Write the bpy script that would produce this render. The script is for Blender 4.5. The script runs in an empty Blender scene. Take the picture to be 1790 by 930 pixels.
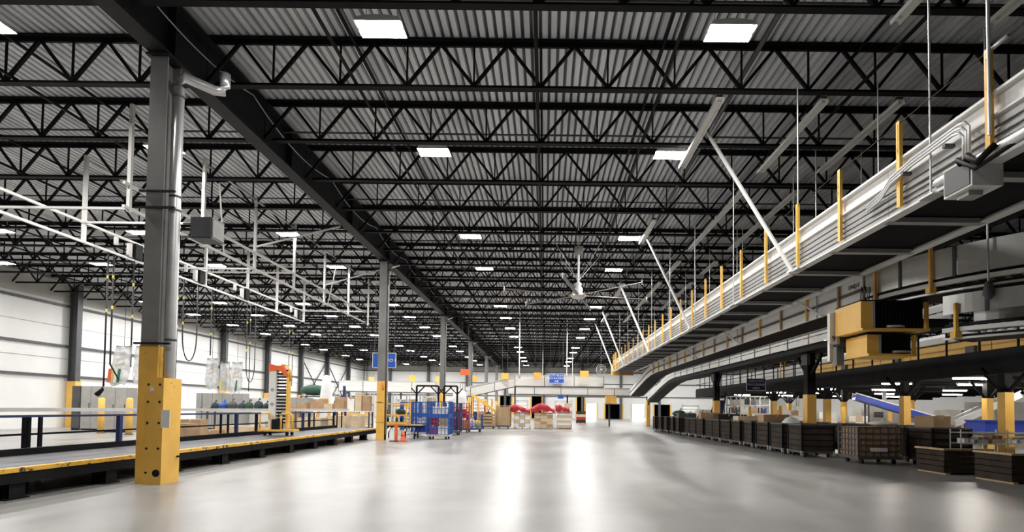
import bpy, math, random
from mathutils import Matrix, Vector
random.seed(7)
S = bpy.context.scene
C = S.collection
V = Vector

# ---------------------------------------------------------------- camera
FPX, HCAM = 920.0, 1.65
VPX, VPY = 953.0, 716.0
PITCH, ROLL = math.radians(1.8), math.radians(0.66)
_w = V((0, math.cos(PITCH), math.sin(PITCH))); _r = V((1, 0, 0)); _u = V((0, -math.sin(PITCH), math.cos(PITCH)))
CR = math.cos(ROLL) * _r + math.sin(ROLL) * _u
CU = -math.sin(ROLL) * _r + math.cos(ROLL) * _u
_F = V((0, 1, 0))
CX = VPX - FPX * CR.dot(_F) / _w.dot(_F)
CY = VPY + FPX * CU.dot(_F) / _w.dot(_F)
cam_d = bpy.data.cameras.new('camera'); cam = bpy.data.objects.new('camera', cam_d); C.objects.link(cam)
cam_d.sensor_fit = 'HORIZONTAL'; cam_d.sensor_width = 36.0; cam_d.lens = FPX * 36.0 / 1790.0
cam_d.shift_x = (895.0 - CX) / 1790.0; cam_d.shift_y = (CY - 465.0) / 1790.0
cam_d.clip_end = 500
cam.matrix_world = Matrix(((CR.x, CU.x, -_w.x, 0), (CR.y, CU.y, -_w.y, 0), (CR.z, CU.z, -_w.z, HCAM), (0, 0, 0, 1)))
S.camera = cam

def P(x, y, X=None, Y=None, Z=None):
    """the point of the hall seen at photo pixel (x, y), on the plane X=, Y= or Z="""
    d = _w + CR * ((x - CX) / FPX) + CU * (-(y - CY) / FPX)
    o = V((0, 0, HCAM))
    t = ((X - o.x) / d.x) if X is not None else ((Y - o.y) / d.y) if Y is not None else ((Z - o.z) / d.z)
    return o + d * t

# ---------------------------------------------------------------- world, exposure
wd = bpy.data.worlds.new('daylight'); S.world = wd; wd.use_nodes = True
wd.node_tree.nodes['Background'].inputs[0].default_value = (0.93, 0.97, 1.0, 1)
wd.node_tree.nodes['Background'].inputs[1].default_value = 6.0
S.view_settings.view_transform = 'Standard'; S.view_settings.look = 'None'
S.view_settings.gamma = 1.0; S.view_settings.use_curve_mapping = False
S.view_settings.exposure = 0.0
LAMP = 375.0       # radiance of the high-bay lenses
TUBE = 90.0        # radiance of the fluorescent tubes

# ---------------------------------------------------------------- materials
def nodes_of(name):
    m = bpy.data.materials.new(name); m.use_nodes = True
    nt = m.node_tree; b = nt.nodes['Principled BSDF']
    return m, nt, b
def noise(nt, scale, detail=4, rough=.55, vec=None, stretch=None):
    g = nt.nodes.new('ShaderNodeNewGeometry')
    src = g.outputs['Position']
    if stretch:
        mp = nt.nodes.new('ShaderNodeMapping'); mp.inputs['Scale'].default_value = stretch
        nt.links.new(src, mp.inputs[0]); src = mp.outputs[0]
    n = nt.nodes.new('ShaderNodeTexNoise'); n.inputs['Scale'].default_value = scale
    n.inputs['Detail'].default_value = detail; n.inputs['Roughness'].default_value = rough
    nt.links.new(src, n.inputs['Vector'])
    return n.outputs['Fac']
def ramp(nt, fac, a, b, c0, c1):
    r = nt.nodes.new('ShaderNodeValToRGB'); nt.links.new(fac, r.inputs[0])
    r.color_ramp.elements[0].position = a; r.color_ramp.elements[1].position = b
    r.color_ramp.elements[0].color = (*c0, 1); r.color_ramp.elements[1].color = (*c1, 1)
    return r.outputs[0]
def mat(name, col, rough=.5, metal=0.0, var=.12, scale=1.5, bump=0.0, wear=None, wear_at=.64, wscale=3.0, stretch=None, alpha=None, spec=.5):
    m, nt, b = nodes_of(name); b.inputs['Specular IOR Level'].default_value = spec
    lo = tuple(max(0, c * (1 - var)) for c in col); hi = tuple(min(1, c * (1 + var)) for c in col)
    f = noise(nt, scale, stretch=stretch)
    out = ramp(nt, f, .3, .7, lo, hi)
    if wear:
        f2 = noise(nt, wscale, 8, .65)
        msk = ramp(nt, f2, wear_at, wear_at + .05, (0, 0, 0), (1, 1, 1))
        mx = nt.nodes.new('ShaderNodeMix'); mx.data_type = 'RGBA'
        nt.links.new(msk, mx.inputs[0]); nt.links.new(out, mx.inputs[6]); mx.inputs[7].default_value = (*wear, 1)
        out = mx.outputs[2]
    nt.links.new(out, b.inputs['Base Color'])
    b.inputs['Roughness'].default_value = rough; b.inputs['Metallic'].default_value = metal
    if bump:
        bp = nt.nodes.new('ShaderNodeBump'); bp.inputs['Strength'].default_value = bump; bp.inputs['Distance'].default_value = .02
        nt.links.new(noise(nt, scale * 6), bp.inputs['Height']); nt.links.new(bp.outputs[0], b.inputs['Normal'])
    if alpha is not None:
        b.inputs['Alpha'].default_value = alpha
    return m
def emit(name, col, s):
    m, nt, b = nodes_of(name)
    b.inputs['Base Color'].default_value = (*col, 1)
    b.inputs['Emission Color'].default_value = (*col, 1); b.inputs['Emission Strength'].default_value = s
    return m
def concrete():
    m, nt, b = nodes_of('polished_concrete')
    f = noise(nt, .22, 3, .5); f2 = noise(nt, 1.1, 4, .55); f3 = noise(nt, .8, 4, .55, stretch=(1, .15, 1))
    c1 = ramp(nt, f, .3, .7, (.25, .243, .232), (.375, .367, .353))
    c2 = ramp(nt, f2, .2, .8, (.84, .835, .83), (1.08, 1.08, 1.08))
    c3 = ramp(nt, f3, .3, .7, (.76, .75, .74), (1.06, 1.06, 1.06))
    last = c1
    for c in (c2, c3):
        mx = nt.nodes.new('ShaderNodeMix'); mx.data_type = 'RGBA'; mx.blend_type = 'MULTIPLY'; mx.inputs[0].default_value = 1
        nt.links.new(last, mx.inputs[6]); nt.links.new(c, mx.inputs[7]); last = mx.outputs[2]
    f4 = noise(nt, 5.0, 6, .7)                      # scuffs and tyre marks
    mk = ramp(nt, f4, .66, .72, (0, 0, 0), (.35, .35, .35))
    mx = nt.nodes.new('ShaderNodeMix'); mx.data_type = 'RGBA'
    nt.links.new(mk, mx.inputs[0]); nt.links.new(last, mx.inputs[6]); mx.inputs[7].default_value = (.16, .15, .14, 1); last = mx.outputs[2]
    nt.links.new(last, b.inputs['Base Color'])
    r = ramp(nt, f3, .2, .8, (.26, .26, .26), (.40, .40, .40)); nt.links.new(r, b.inputs['Roughness'])
    b.inputs['Specular IOR Level'].default_value = .5
    return m
MT = dict(
    floor=concrete(),
    deck=mat('galvanised_deck', (.70, .715, .74), .55, .1, .22, .5, stretch=(6, .6, 1)),
    black=mat('black_steel_paint', (.009, .009, .010), .6, 0, .3, 2, spec=.12),
    girder=mat('girder_paint', (.016, .016, .018), .55, 0, .3, 2, spec=.2),
    grey=mat('grey_steel_paint', (.20, .195, .185), .45, 0, .18, 1.2, bump=.05),
    dgrey=mat('dark_grey_paint', (.075, .075, .08), .5, 0, .2, 2),
    yellow=mat('yellow_paint', (.86, .50, .10), .45, 0, .08, 2, wear=(.10, .06, .02), wear_at=.66, wscale=6),
    yellowc=mat('clean_yellow_paint', (.86, .50, .10), .45, 0, .06, 2),
    edge=mat('worn_yellow_edge', (.74, .42, .05), .55, 0, .15, 3, wear=(.05, .04, .03), wear_at=.55, wscale=7),
    white=mat('white_enamel', (.74, .73, .70), .4, 0, .05, 1),
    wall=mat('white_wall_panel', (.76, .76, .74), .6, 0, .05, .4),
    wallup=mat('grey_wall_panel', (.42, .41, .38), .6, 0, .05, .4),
    galv=mat('galvanised_pipe', (.62, .62, .62), .35, .5, .10, 3),
    silver=mat('stainless_panel', (.66, .65, .62), .30, .55, .12, .9, stretch=(1, 1, .3)),
    navy=mat('navy_paint', (.020, .032, .12), .4, 0, .15, 2),
    blue=mat('blue_cage_paint', (.016, .085, .34), .4, 0, .2, 2),
    blue2=mat('blue_chute_plastic', (.02, .05, .35), .35, 0, .12, 1),
    sign=mat('blue_sign_face', (.02, .10, .48), .4, 0, .04, 1),
    red=mat('red_cage_paint', (.42, .025, .03), .4, 0, .15, 2),
    wrap=mat('red_wrap', (.62, .05, .07), .35, 0, .25, 3, bump=.4),
    orange=mat('orange_plastic', (.78, .15, .04), .45, 0, .08, 2),
    card=mat('cardboard', (.42, .27, .15), .8, 0, .14, 2.2),
    card2=mat('pale_cardboard', (.62, .48, .32), .8, 0, .12, 2.2),
    brown=mat('dark_fibreboard', (.045, .032, .023), .75, 0, .3, 2.5, spec=.2),
    wood=mat('raw_wood', (.52, .37, .20), .7, 0, .2, 3, stretch=(1, 5, 1)),
    rubber=mat('black_rubber', (.010, .010, .010), .6, 0, .2, 4, spec=.2),
    hose=mat('black_hose', (.012, .012, .014), .5, 0, .2, 4),
    paper=mat('white_paper', (.80, .80, .78), .6, 0, .03, 3),
    cabinet=mat('grey_cabinet_paint', (.36, .35, .33), .5, 0, .1, 2),
    dark=mat('unlit_trailer', (.012, .012, .013), .7, 0, .2, 1),  # near-black colour paints in the lack of light inside the trailers
    sack=mat('dark_sack_cloth', (.03, .05, .065), .85, 0, .5, 3, bump=.4),
    green=mat('green_cloth', (.035, .09, .055), .85, 0, .3, 3, bump=.3),
    film=mat('clear_film', (.78, .80, .78), .12, 0, .3, 5, alpha=.55),
    yelfilm=mat('yellow_tape', (.85, .70, .12), .5, 0, .1, 4),
    greenp=mat('green_print', (.05, .18, .10), .6, 0, .1, 4),
    purple=mat('purple_bin', (.16, .06, .24), .6, 0, .2, 3),
    lens=emit('highbay_lens', (1.0, .985, .96), LAMP),
    tube=emit('fluorescent_tube', (1.0, .95, .86), TUBE),
    text=mat('white_lettering', (.85, .87, .9), .5, 0, .02, 3),
    btext=mat('black_lettering', (.03, .03, .03), .5, 0, .05, 3),
)

# ---------------------------------------------------------------- helpers
WM = {}; KIDS = {}
def put(o, parent=None, M=None):
    M = M or Matrix()
    C.objects.link(o)
    if parent is not None:
        o.parent = parent; o.matrix_parent_inverse = WM[parent.name].inverted()
        KIDS.setdefault(parent.name, []).append(o)
    o.matrix_basis = M; WM[o.name] = M
    return o
def tag(o, label=None, cat=None, group=None, kind=None):
    if label: o['label'] = label
    if cat: o['category'] = cat
    if group: o['group'] = group
    if kind: o['kind'] = kind
    return o
def thing(name, label, cat, loc=(0, 0, 0), rz=0, group=None, kind=None):
    o = bpy.data.objects.new(name, None); o.empty_display_size = .2
    put(o, None, Matrix.Translation(loc) @ Matrix.Rotation(rz, 4, 'Z'))
    return tag(o, label, cat, group, kind)
def node(name, parent, loc=(0, 0, 0)):
    o = bpy.data.objects.new(name, None); o.empty_display_size = .1
    return put(o, parent, Matrix.Translation(loc))
def copy_tree(o, parent=None, M=None, label=None, group=None):
    c = o.copy(); C.objects.link(c)
    if parent is not None: c.parent = parent
    if M is not None: c.matrix_basis = M
    WM[c.name] = M if M is not None else WM[o.name]
    if label: c['label'] = label
    if group: c['group'] = group
    for ch in KIDS.get(o.name, []):
        k = copy_tree(ch, c); KIDS.setdefault(c.name, []).append(k)
    return c
def at(x, y, z=0, rz=0):
    return Matrix.Translation((x, y, z)) @ Matrix.Rotation(rz, 4, 'Z')

class MB:
    def __init__(s): s.v = []; s.f = []; s.sm = False
    def add(s, vs, fs):
        n = len(s.v); s.v += [tuple(v) for v in vs]; s.f += [tuple(i + n for i in f) for f in fs]; return s
    def box(s, c, d, M=None):
        x, y, z = d[0] / 2, d[1] / 2, d[2] / 2
        vs = [V((sx * x, sy * y, sz * z)) for sz in (-1, 1) for sy in (-1, 1) for sx in (-1, 1)]
        vs = [(M @ v if M else v) + V(c) for v in vs]
        return s.add(vs, [(0, 2, 3, 1), (4, 5, 7, 6), (0, 1, 5, 4), (2, 6, 7, 3), (0, 4, 6, 2), (1, 3, 7, 5)])
    def bb(s, a, b):
        return s.box([(a[i] + b[i]) / 2 for i in range(3)], [abs(a[i] - b[i]) for i in range(3)])
    def bar(s, p0, p1, w, h):
        M = barM(p0, p1, w, h)
        vs = [M @ V((x, y, z)) for z in (-.5, .5) for y in (-.5, .5) for x in (-.5, .5)]
        return s.add(vs, [(0, 2, 3, 1), (4, 5, 7, 6), (0, 1, 5, 4), (2, 6, 7, 3), (0, 4, 6, 2), (1, 3, 7, 5)])
    def tube(s, pts, r, n=8, cap=True):
        pts = [V(p) for p in pts]; rings = []
        for i, p in enumerate(pts):
            d = (pts[min(i + 1, len(pts) - 1)] - pts[max(i - 1, 0)]).normalized()
            a = V((0, 0, 1)) if abs(d.z) < .9 else V((1, 0, 0))
            x = d.cross(a).normalized(); y = d.cross(x).normalized()
            rr = r[i] if isinstance(r, (list, tuple)) else r
            rings.append([p + (x * math.cos(2 * math.pi * k / n) + y * math.sin(2 * math.pi * k / n)) * rr for k in range(n)])
        fs = []
        for i in range(len(pts) - 1):
            for k in range(n):
                fs.append((i * n + k, i * n + (k + 1) % n, (i + 1) * n + (k + 1) % n, (i + 1) * n + k))
        if cap: fs += [tuple(range(n))[::-1], tuple((len(pts) - 1) * n + k for k in range(n))]
        s.sm = True
        return s.add([v for r_ in rings for v in r_], fs)
    def prism(s, poly, p0, p1, xax, yax):
        """poly (a, b) in the xax, yax plane swept from p0 to p1"""
        n = len(poly); p0, p1, xax, yax = V(p0), V(p1), V(xax), V(yax)
        vs = [p0 + xax * a + yax * b for a, b in poly] + [p1 + xax * a + yax * b for a, b in poly]
        return s.add(vs, [(i, (i + 1) % n, n + (i + 1) % n, n + i) for i in range(n)] + [tuple(range(n))[::-1], tuple(range(n, 2 * n))])
    def sweep(s, path, prof, closed=True):
        """prof (side, z) carried along a horizontal-ish path of points"""
        path = [V(p) for p in path]; m = len(prof); vs = []
        for i, p in enumerate(path):
            d = path[min(i + 1, len(path) - 1)] - path[max(i - 1, 0)]; d.z = 0; d.normalize()
            side = V((d.y, -d.x, 0))
            vs += [p + side * a + V((0, 0, b)) for a, b in prof]
        fs = [(i * m + k, i * m + (k + 1) % m, (i + 1) * m + (k + 1) % m, (i + 1) * m + k) for i in range(len(path) - 1) for k in range(m)]
        fs += [tuple(range(m))[::-1], tuple((len(path) - 1) * m + k for k in range(m))]
        return s.add(vs, fs)
    def lathe(s, prof, c=(0, 0, 0), n=16):
        vs = [V(c) + V((r * math.cos(2 * math.pi * k / n), r * math.sin(2 * math.pi * k / n), z)) for r, z in prof for k in range(n)]
        fs = [(i * n + k, i * n + (k + 1) % n, (i + 1) * n + (k + 1) % n, (i + 1) * n + k) for i in range(len(prof) - 1) for k in range(n)]
        fs += [tuple(range(n))[::-1], tuple((len(prof) - 1) * n + k for k in range(n))]
        s.sm = True
        return s.add(vs, fs)
    def mesh(s, name, m):
        me = bpy.data.meshes.new(name); me.from_pydata(s.v, [], s.f); me.update()
        me.materials.append(MT[m] if isinstance(m, str) else m)
        if s.sm:
            for p in me.polygons: p.use_smooth = len(p.vertices) == 4
        return me
    def build(s, name, m, parent=None, M=None):
        return put(bpy.data.objects.new(name, s.mesh(name, m)), parent, M)

def barM(p0, p1, w, h):
    p0, p1 = V(p0), V(p1); d = p1 - p0; L = d.length; d = d / L
    a = V((0, 0, 1)) if abs(d.z) < .95 else V((0, 1, 0))
    x = d.cross(a).normalized(); y = x.cross(d).normalized()
    c = (p0 + p1) / 2
    return Matrix(((x.x * w, y.x * h, d.x * L, c.x), (x.y * w, y.y * h, d.y * L, c.y), (x.z * w, y.z * h, d.z * L, c.z), (0, 0, 0, 1)))
_unit = {}
def unit(kind, m):
    if (kind, m) not in _unit:
        b = MB()
        if kind == 'cube': b.box((0, 0, 0), (1, 1, 1))
        else: b.tube([(0, 0, -.5), (0, 0, .5)], 1, 10)
        _unit[kind, m] = b.mesh(kind + '_' + m, m)
    return _unit[kind, m]
def bar(name, p0, p1, w, h, m, parent):
    return put(bpy.data.objects.new(name, unit('cube', m)), parent, barM(p0, p1, w, h))
def rod(name, p0, p1, r, m, parent):
    return put(bpy.data.objects.new(name, unit('rod', m)), parent, barM(p0, p1, r, r))
def box(name, c, d, m, parent, rz=0, rx=0):
    M = Matrix.Translation(c) @ Matrix.Rotation(rz, 4, 'Z') @ Matrix.Rotation(rx, 4, 'X') @ Matrix.Diagonal((*d, 1))
    return put(bpy.data.objects.new(name, unit('cube', m)), parent, M)
def bb(name, a, b, m, parent):
    return box(name, [(a[i] + b[i]) / 2 for i in range(3)], [abs(a[i] - b[i]) for i in range(3)], m, parent)
def piece(name, me, parent, M=None):
    return put(bpy.data.objects.new(name, me), parent, M)
def text(name, body, size, m, parent, M, align='CENTER'):
    cu = bpy.data.curves.new(name, 'FONT'); cu.body = body; cu.size = size; cu.align_x = align; cu.align_y = 'CENTER'
    cu.extrude = .004; cu.resolution_u = 2
    tmp = bpy.data.objects.new(name + '_outline', cu); me = bpy.data.meshes.new_from_object(tmp)
    bpy.data.objects.remove(tmp); bpy.data.curves.remove(cu)
    me.materials.clear(); me.materials.append(MT[m])
    return put(bpy.data.objects.new(name, me), parent, M)
FACE = Matrix.Rotation(math.pi / 2, 4, 'X')      # text upright, facing -Y
def catenary(a, b, sag, n=14):
    a, b = V(a), V(b)
    return [a.lerp(b, i / n) - V((0, 0, sag * 4 * (i / n) * (1 - i / n))) for i in range(n + 1)]
ORD = ['nearest', 'second', 'third', 'fourth', 'fifth', 'sixth', 'seventh', 'eighth', 'ninth', 'tenth', 'eleventh', 'twelfth', 'thirteenth', 'fourteenth', 'fifteenth', 'sixteenth', 'seventeenth', 'eighteenth', 'nineteenth', 'twentieth']

# ================================================================ the setting
XL, XR, Y0, Y1 = -34.6, 44.0, -6.0, 100.0
ZB, ZT = 9.45, 10.65
GX = (-8.38, 17.8)
tag(MB().bb((XL - .4, Y0, -.25), (XR + .4, Y1 + .4, 0)).build('floor', 'floor'), 'worn polished grey concrete floor of the warehouse aisle', kind='structure')

# ceiling deck: ribs run away from the camera
def deck():
    b = MB(); x = XL - .4; prof = []
    while x < XR + .4:
        prof += [(x, 0.0), (x + .125, 0.0), (x + .140, .11), (x + .200, .11)]; x += .215
    n = len(prof)
    vs = [(a, Y0, ZT + .02 + z) for a, z in prof] + [(a, Y1 + .4, ZT + .02 + z) for a, z in prof]
    b.add(vs, [(i, n + i, n + i + 1, i + 1) for i in range(n - 1)])
    return b
ceiling = tag(deck().build('ceiling', 'deck'), 'ribbed steel roof deck carried on rows of black open-web joists', kind='structure')
bb('roof_slab', (XL - .4, Y0, ZT + .12), (XR + .4, Y1 + .4, ZT + .4), 'dgrey', ceiling)

SPANS = [(XL, GX[0]), (GX[0], GX[1]), (GX[1], XR)]
JY = [12.63 + 2.65 * k for k in range(-4, 34) if 12.63 + 2.65 * k < Y1 - 1]
NP = 16
def web_members(x0, x1):
    w = (x1 - x0) / NP; out = []
    for k in range(NP):
        a = x0 + w * k
        out.append(((a, 0, ZB + .08), (a + w / 2, 0, ZT - .08), .07))
        out.append(((a + w / 2, 0, ZT - .08), (a + w, 0, ZB + .08), .07))
        out.append(((a + w, 0, ZB + .08), (a + w, 0, ZT - .08), .04))
    return out
far_web = []
for (x0, x1) in SPANS:
    b = MB()
    for p0, p1, w in web_members(x0, x1): b.bar(p0, p1, w, w)
    far_web.append(b.mesh('web', 'black'))
def chord_mesh(x0, x1, bottom):
    L = x1 - x0; b = MB()
    if bottom:   # two angles back to back: an upside-down T
        pr = [(-.085, 0), (.085, 0), (.085, .025), (.02, .025), (.02, .10), (-.02, .10), (-.02, .025), (-.085, .025)]
        b.prism(pr, (x0, 0, ZB), (x1, 0, ZB), (0, 1, 0), (0, 0, 1))
    else:
        pr = [(-.12, 0), (.12, 0), (.12, -.035), (.03, -.035), (.03, -.14), (-.03, -.14), (-.03, -.035), (-.12, -.035)]
        b.prism(pr, (x0, 0, ZT), (x1, 0, ZT), (0, 1, 0), (0, 0, 1))
    return b.mesh('chord', 'black')
CH = [(chord_mesh(x0, x1, 0), chord_mesh(x0 + .25, x1 - .25, 1)) for x0, x1 in SPANS]
for y in JY:
    for si, (x0, x1) in enumerate(SPANS):
        if si == 2 and y < 14: continue
        j = node('joist', ceiling, ((x0 + x1) / 2, y, ZB))
        M = Matrix.Translation((0, y, 0))
        piece('top_chord', CH[si][0], j, M); piece('bottom_chord', CH[si][1], j, M)
        if 9 < y < 27 and si < 2:
            for p0, p1, w in web_members(x0, x1):
                if max(p0[0], p1[0]) < -1.05 * y - .6: continue
                bar('web_bar', V(p0) + V((0, y, 0)), V(p1) + V((0, y, 0)), w, w, 'black', j)
        else:
            tag(piece('web', far_web[si], j, M), kind='stuff')
def ibeam(b, p0, p1, w, h, tf=.03, tw=.03, up=(0, 0, 1)):
    d = (V(p1) - V(p0)).normalized(); x = d.cross(V(up)).normalized()
    a, c, t, k = w / 2, h / 2, tf, tw / 2
    pr = [(-a, -c), (a, -c), (a, -c + t), (k, -c + t), (k, c - t), (a, c - t), (a, c), (-a, c), (-a, c - t), (-k, c - t), (-k, -c + t), (-a, -c + t)]
    return b.prism(pr, p0, p1, x, up)
for gx in GX:
    g = ibeam(MB(), (gx, Y0, 9.87), (gx, Y1, 9.87), .42, 1.30, .04, .03).build('girder', 'girder', ceiling)
    y = 11.3
    while y < 62:
        for s in (-1, 1): box('stiffener', (gx + s * .1, y, 9.87), (.18, .03, 1.2), 'girder', g)
        y += 5.3
for bx in (-30, -24, -18, -13, -4.7, -.3, 2.75, 7.5, 12.5):
    bar('bridging_angle', (bx, Y0 + 1, ZB + .1), (bx, Y1, ZB + .1), .06, .06, 'black', ceiling)
    bar('bridging_angle', (bx, Y0 + 1, ZT - .2), (bx, Y1, ZT - .2), .06, .06, 'black', ceiling)
for bx in ():
    for k, y in enumerate(JY[:-1]):
        if 6 < y < 32:
            bar('bridging_brace', (bx, y, ZB + .1), (bx, y + 2.65, ZT - .2), .04, .04, 'black', ceiling)
            bar('bridging_brace', (bx, y, ZT - .2), (bx, y + 2.65, ZB + .1), .04, .04, 'black', ceiling)
# sprinkler branch pipes under the deck
for y in (10.9, 16.4, 21.7, 27.0, 32.3, 40.2, 48.2, 56):
    p = rod('sprinkler_pipe', (XL + 1, y, ZT - .32), (XR - 20, y, ZT - .32), .03, 'dgrey', ceiling)
rod('sprinkler_main', (4.9, Y0 + 1, ZT - .5), (4.9, Y1 - 1, ZT - .5), .06, 'dgrey', ceiling)
# loose cable strung along the girder
for k in range(7):
    ya = 9.0 + k * 5.3
    MB().tube(catenary((-8.17, ya, 10.25), (-8.17, ya + 5.3, 10.25), .35), .015, 6).build('cable', 'galv', ceiling)

# left wall: white sheets between dark girts, columns with yellow feet
wl = tag(MB().bb((XL - .3, Y0, 0), (XL, Y1 + .3, ZT + .1)).build('wall_left', 'wall'), 'long white panel wall with dark columns and girts', kind='structure')
bb('upper_wall_band', (XL, Y0, 9.0), (XL + .03, Y1, ZT - .05), 'wallup', wl)  # darker band along the top of the wall
bb('eave_trim', (XL, Y0, 10.2), (XL + .25, Y1, 10.35), 'galv', wl)
for z, h in ((8.7, .16), (5.8, .16), (3.65, .16)): bb('girt', (XL, Y0, z - h / 2), (XL + .16, Y1, z + h / 2), 'dgrey', wl)
for z in (4.9, 7.2): bb('panel_seam', (XL, Y0, z - .02), (XL + .02, Y1, z + .02), 'cabinet', wl)
WC = [38.1 + 8.85 * k for k in range(-4, 8)]
for y in WC:
    if y < 2: continue
    c = ibeam(MB(), (XL + .42, y, 0), (XL + .42, y, 10.3), .42, .55, .03, .03, up=(1, 0, 0)).build('wall_column', 'dgrey', wl)
    b = MB().bb((XL + .13, y - .24, 0), (XL + .75, y + .24, 3.3)); b.build('yellow_casing', 'yellowc', c)
for k in (8, 9):
    if k + 1 < len(WC):
        bar('cross_brace', (XL + .3, WC[k], 1.5), (XL + .3, WC[k + 1], 8.7), .12, .12, 'dgrey', wl)
        bar('cross_brace', (XL + .36, WC[k], 8.7), (XL + .36, WC[k + 1], 1.5), .12, .12, 'dgrey', wl)

# end wall with dock openings
DOORS = [(-20.5, -17.5, 'white'), (-14.5, -11.5, 'white'), (-8.7, -6.3, 'dark'), (-5.6, -3.4, 'white'), (-2.7, -.6, 'dark'), (1.9, 5.0, 'white'), (5.9, 7.5, 'dark'), (7.7, 9.8, 'open'), (11.3, 14.7, 'dark'), (16.4, 19.2, 'open'), (20.6, 23.8, 'dark'), (26, 29, 'white')]
DH = 2.75
def dh(k, x0): return (4.25 if k == 'dark' else 3.4) if x0 < 6.5 else 2.85
DT = 4.3
def wall_back():
    b = MB(); x = XL - .3
    for x0, x1, k in DOORS:
        b.bb((x, Y1, 0), (x0, Y1 + .3, DT)); b.bb((x0, Y1, dh(k, x0)), (x1, Y1 + .3, DT)); x = x1
    b.bb((x, Y1, 0), (XR + .3, Y1 + .3, DT)); b.bb((XL - .3, Y1, DT), (XR + .3, Y1 + .3, ZT + .1))
    return b
wb = tag(wall_back().build('wall_back', 'wall'), 'white end wall with a row of truck dock doors', kind='structure')
for z in (8.7, 6.6, 4.2): bb('girt', (XL, Y1 - .16, z - .08), (XR, Y1, z + .08), 'dgrey', wb)
bb('upper_wall_band', (XL, Y1 - .03, 8.8), (XR, Y1, ZT - .05), 'wallup', wb)
for k in range(8):
    x = -29.5 + 7.3 * k
    c = ibeam(MB(), (x, Y1 - .35, 0), (x, Y1 - .35, 10.3), .42, .5, .03, .03, up=(0, 1, 0)).build('wall_column', 'dgrey', wb)
for n, (x0, x1, k) in enumerate(DOORS):
    DH = dh(k, x0)
    d = thing('door_%d' % (n + 1), None, None, ((x0 + x1) / 2, Y1, 0), kind='structure')
    for s, x in ((-1, x0), (1, x1)):
        bb('door_jamb', (x - .12, Y1 - .12, 0), (x + .12, Y1 - .01, DH + .15), 'yellowc' if k != 'white' else 'galv', d)
    bb('door_head', (x0 - .12, Y1 - .14, DH), (x1 + .12, Y1 - .01, DH + .3), 'white', d)
    if k == 'white':
        for i in range(5):
            p = bb('door_panel', (x0, Y1 + .05, i * DH / 5 + .01), (x1, Y1 + .12, (i + 1) * DH / 5 - .01), 'white', d)
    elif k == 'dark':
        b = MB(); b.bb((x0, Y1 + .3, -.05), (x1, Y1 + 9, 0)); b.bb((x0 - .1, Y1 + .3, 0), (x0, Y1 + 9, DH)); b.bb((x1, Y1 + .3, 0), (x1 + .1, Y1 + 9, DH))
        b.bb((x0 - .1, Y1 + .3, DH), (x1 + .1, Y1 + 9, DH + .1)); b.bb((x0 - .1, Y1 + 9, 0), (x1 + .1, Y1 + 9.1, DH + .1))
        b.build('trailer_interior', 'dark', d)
tag(MB().bb((XR, Y0, 0), (XR + .3, Y1 + .3, ZT + .1)).build('wall_right', 'wall'), 'plain panel wall closing the far side of the sorting area', kind='structure')
tag(MB().bb((XL - .3, Y0 - .3, 0), (XR + .3, Y0, ZT + .1)).build('wall_front', 'dgrey'), 'plain panel wall behind the photographer', kind='structure')

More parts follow.
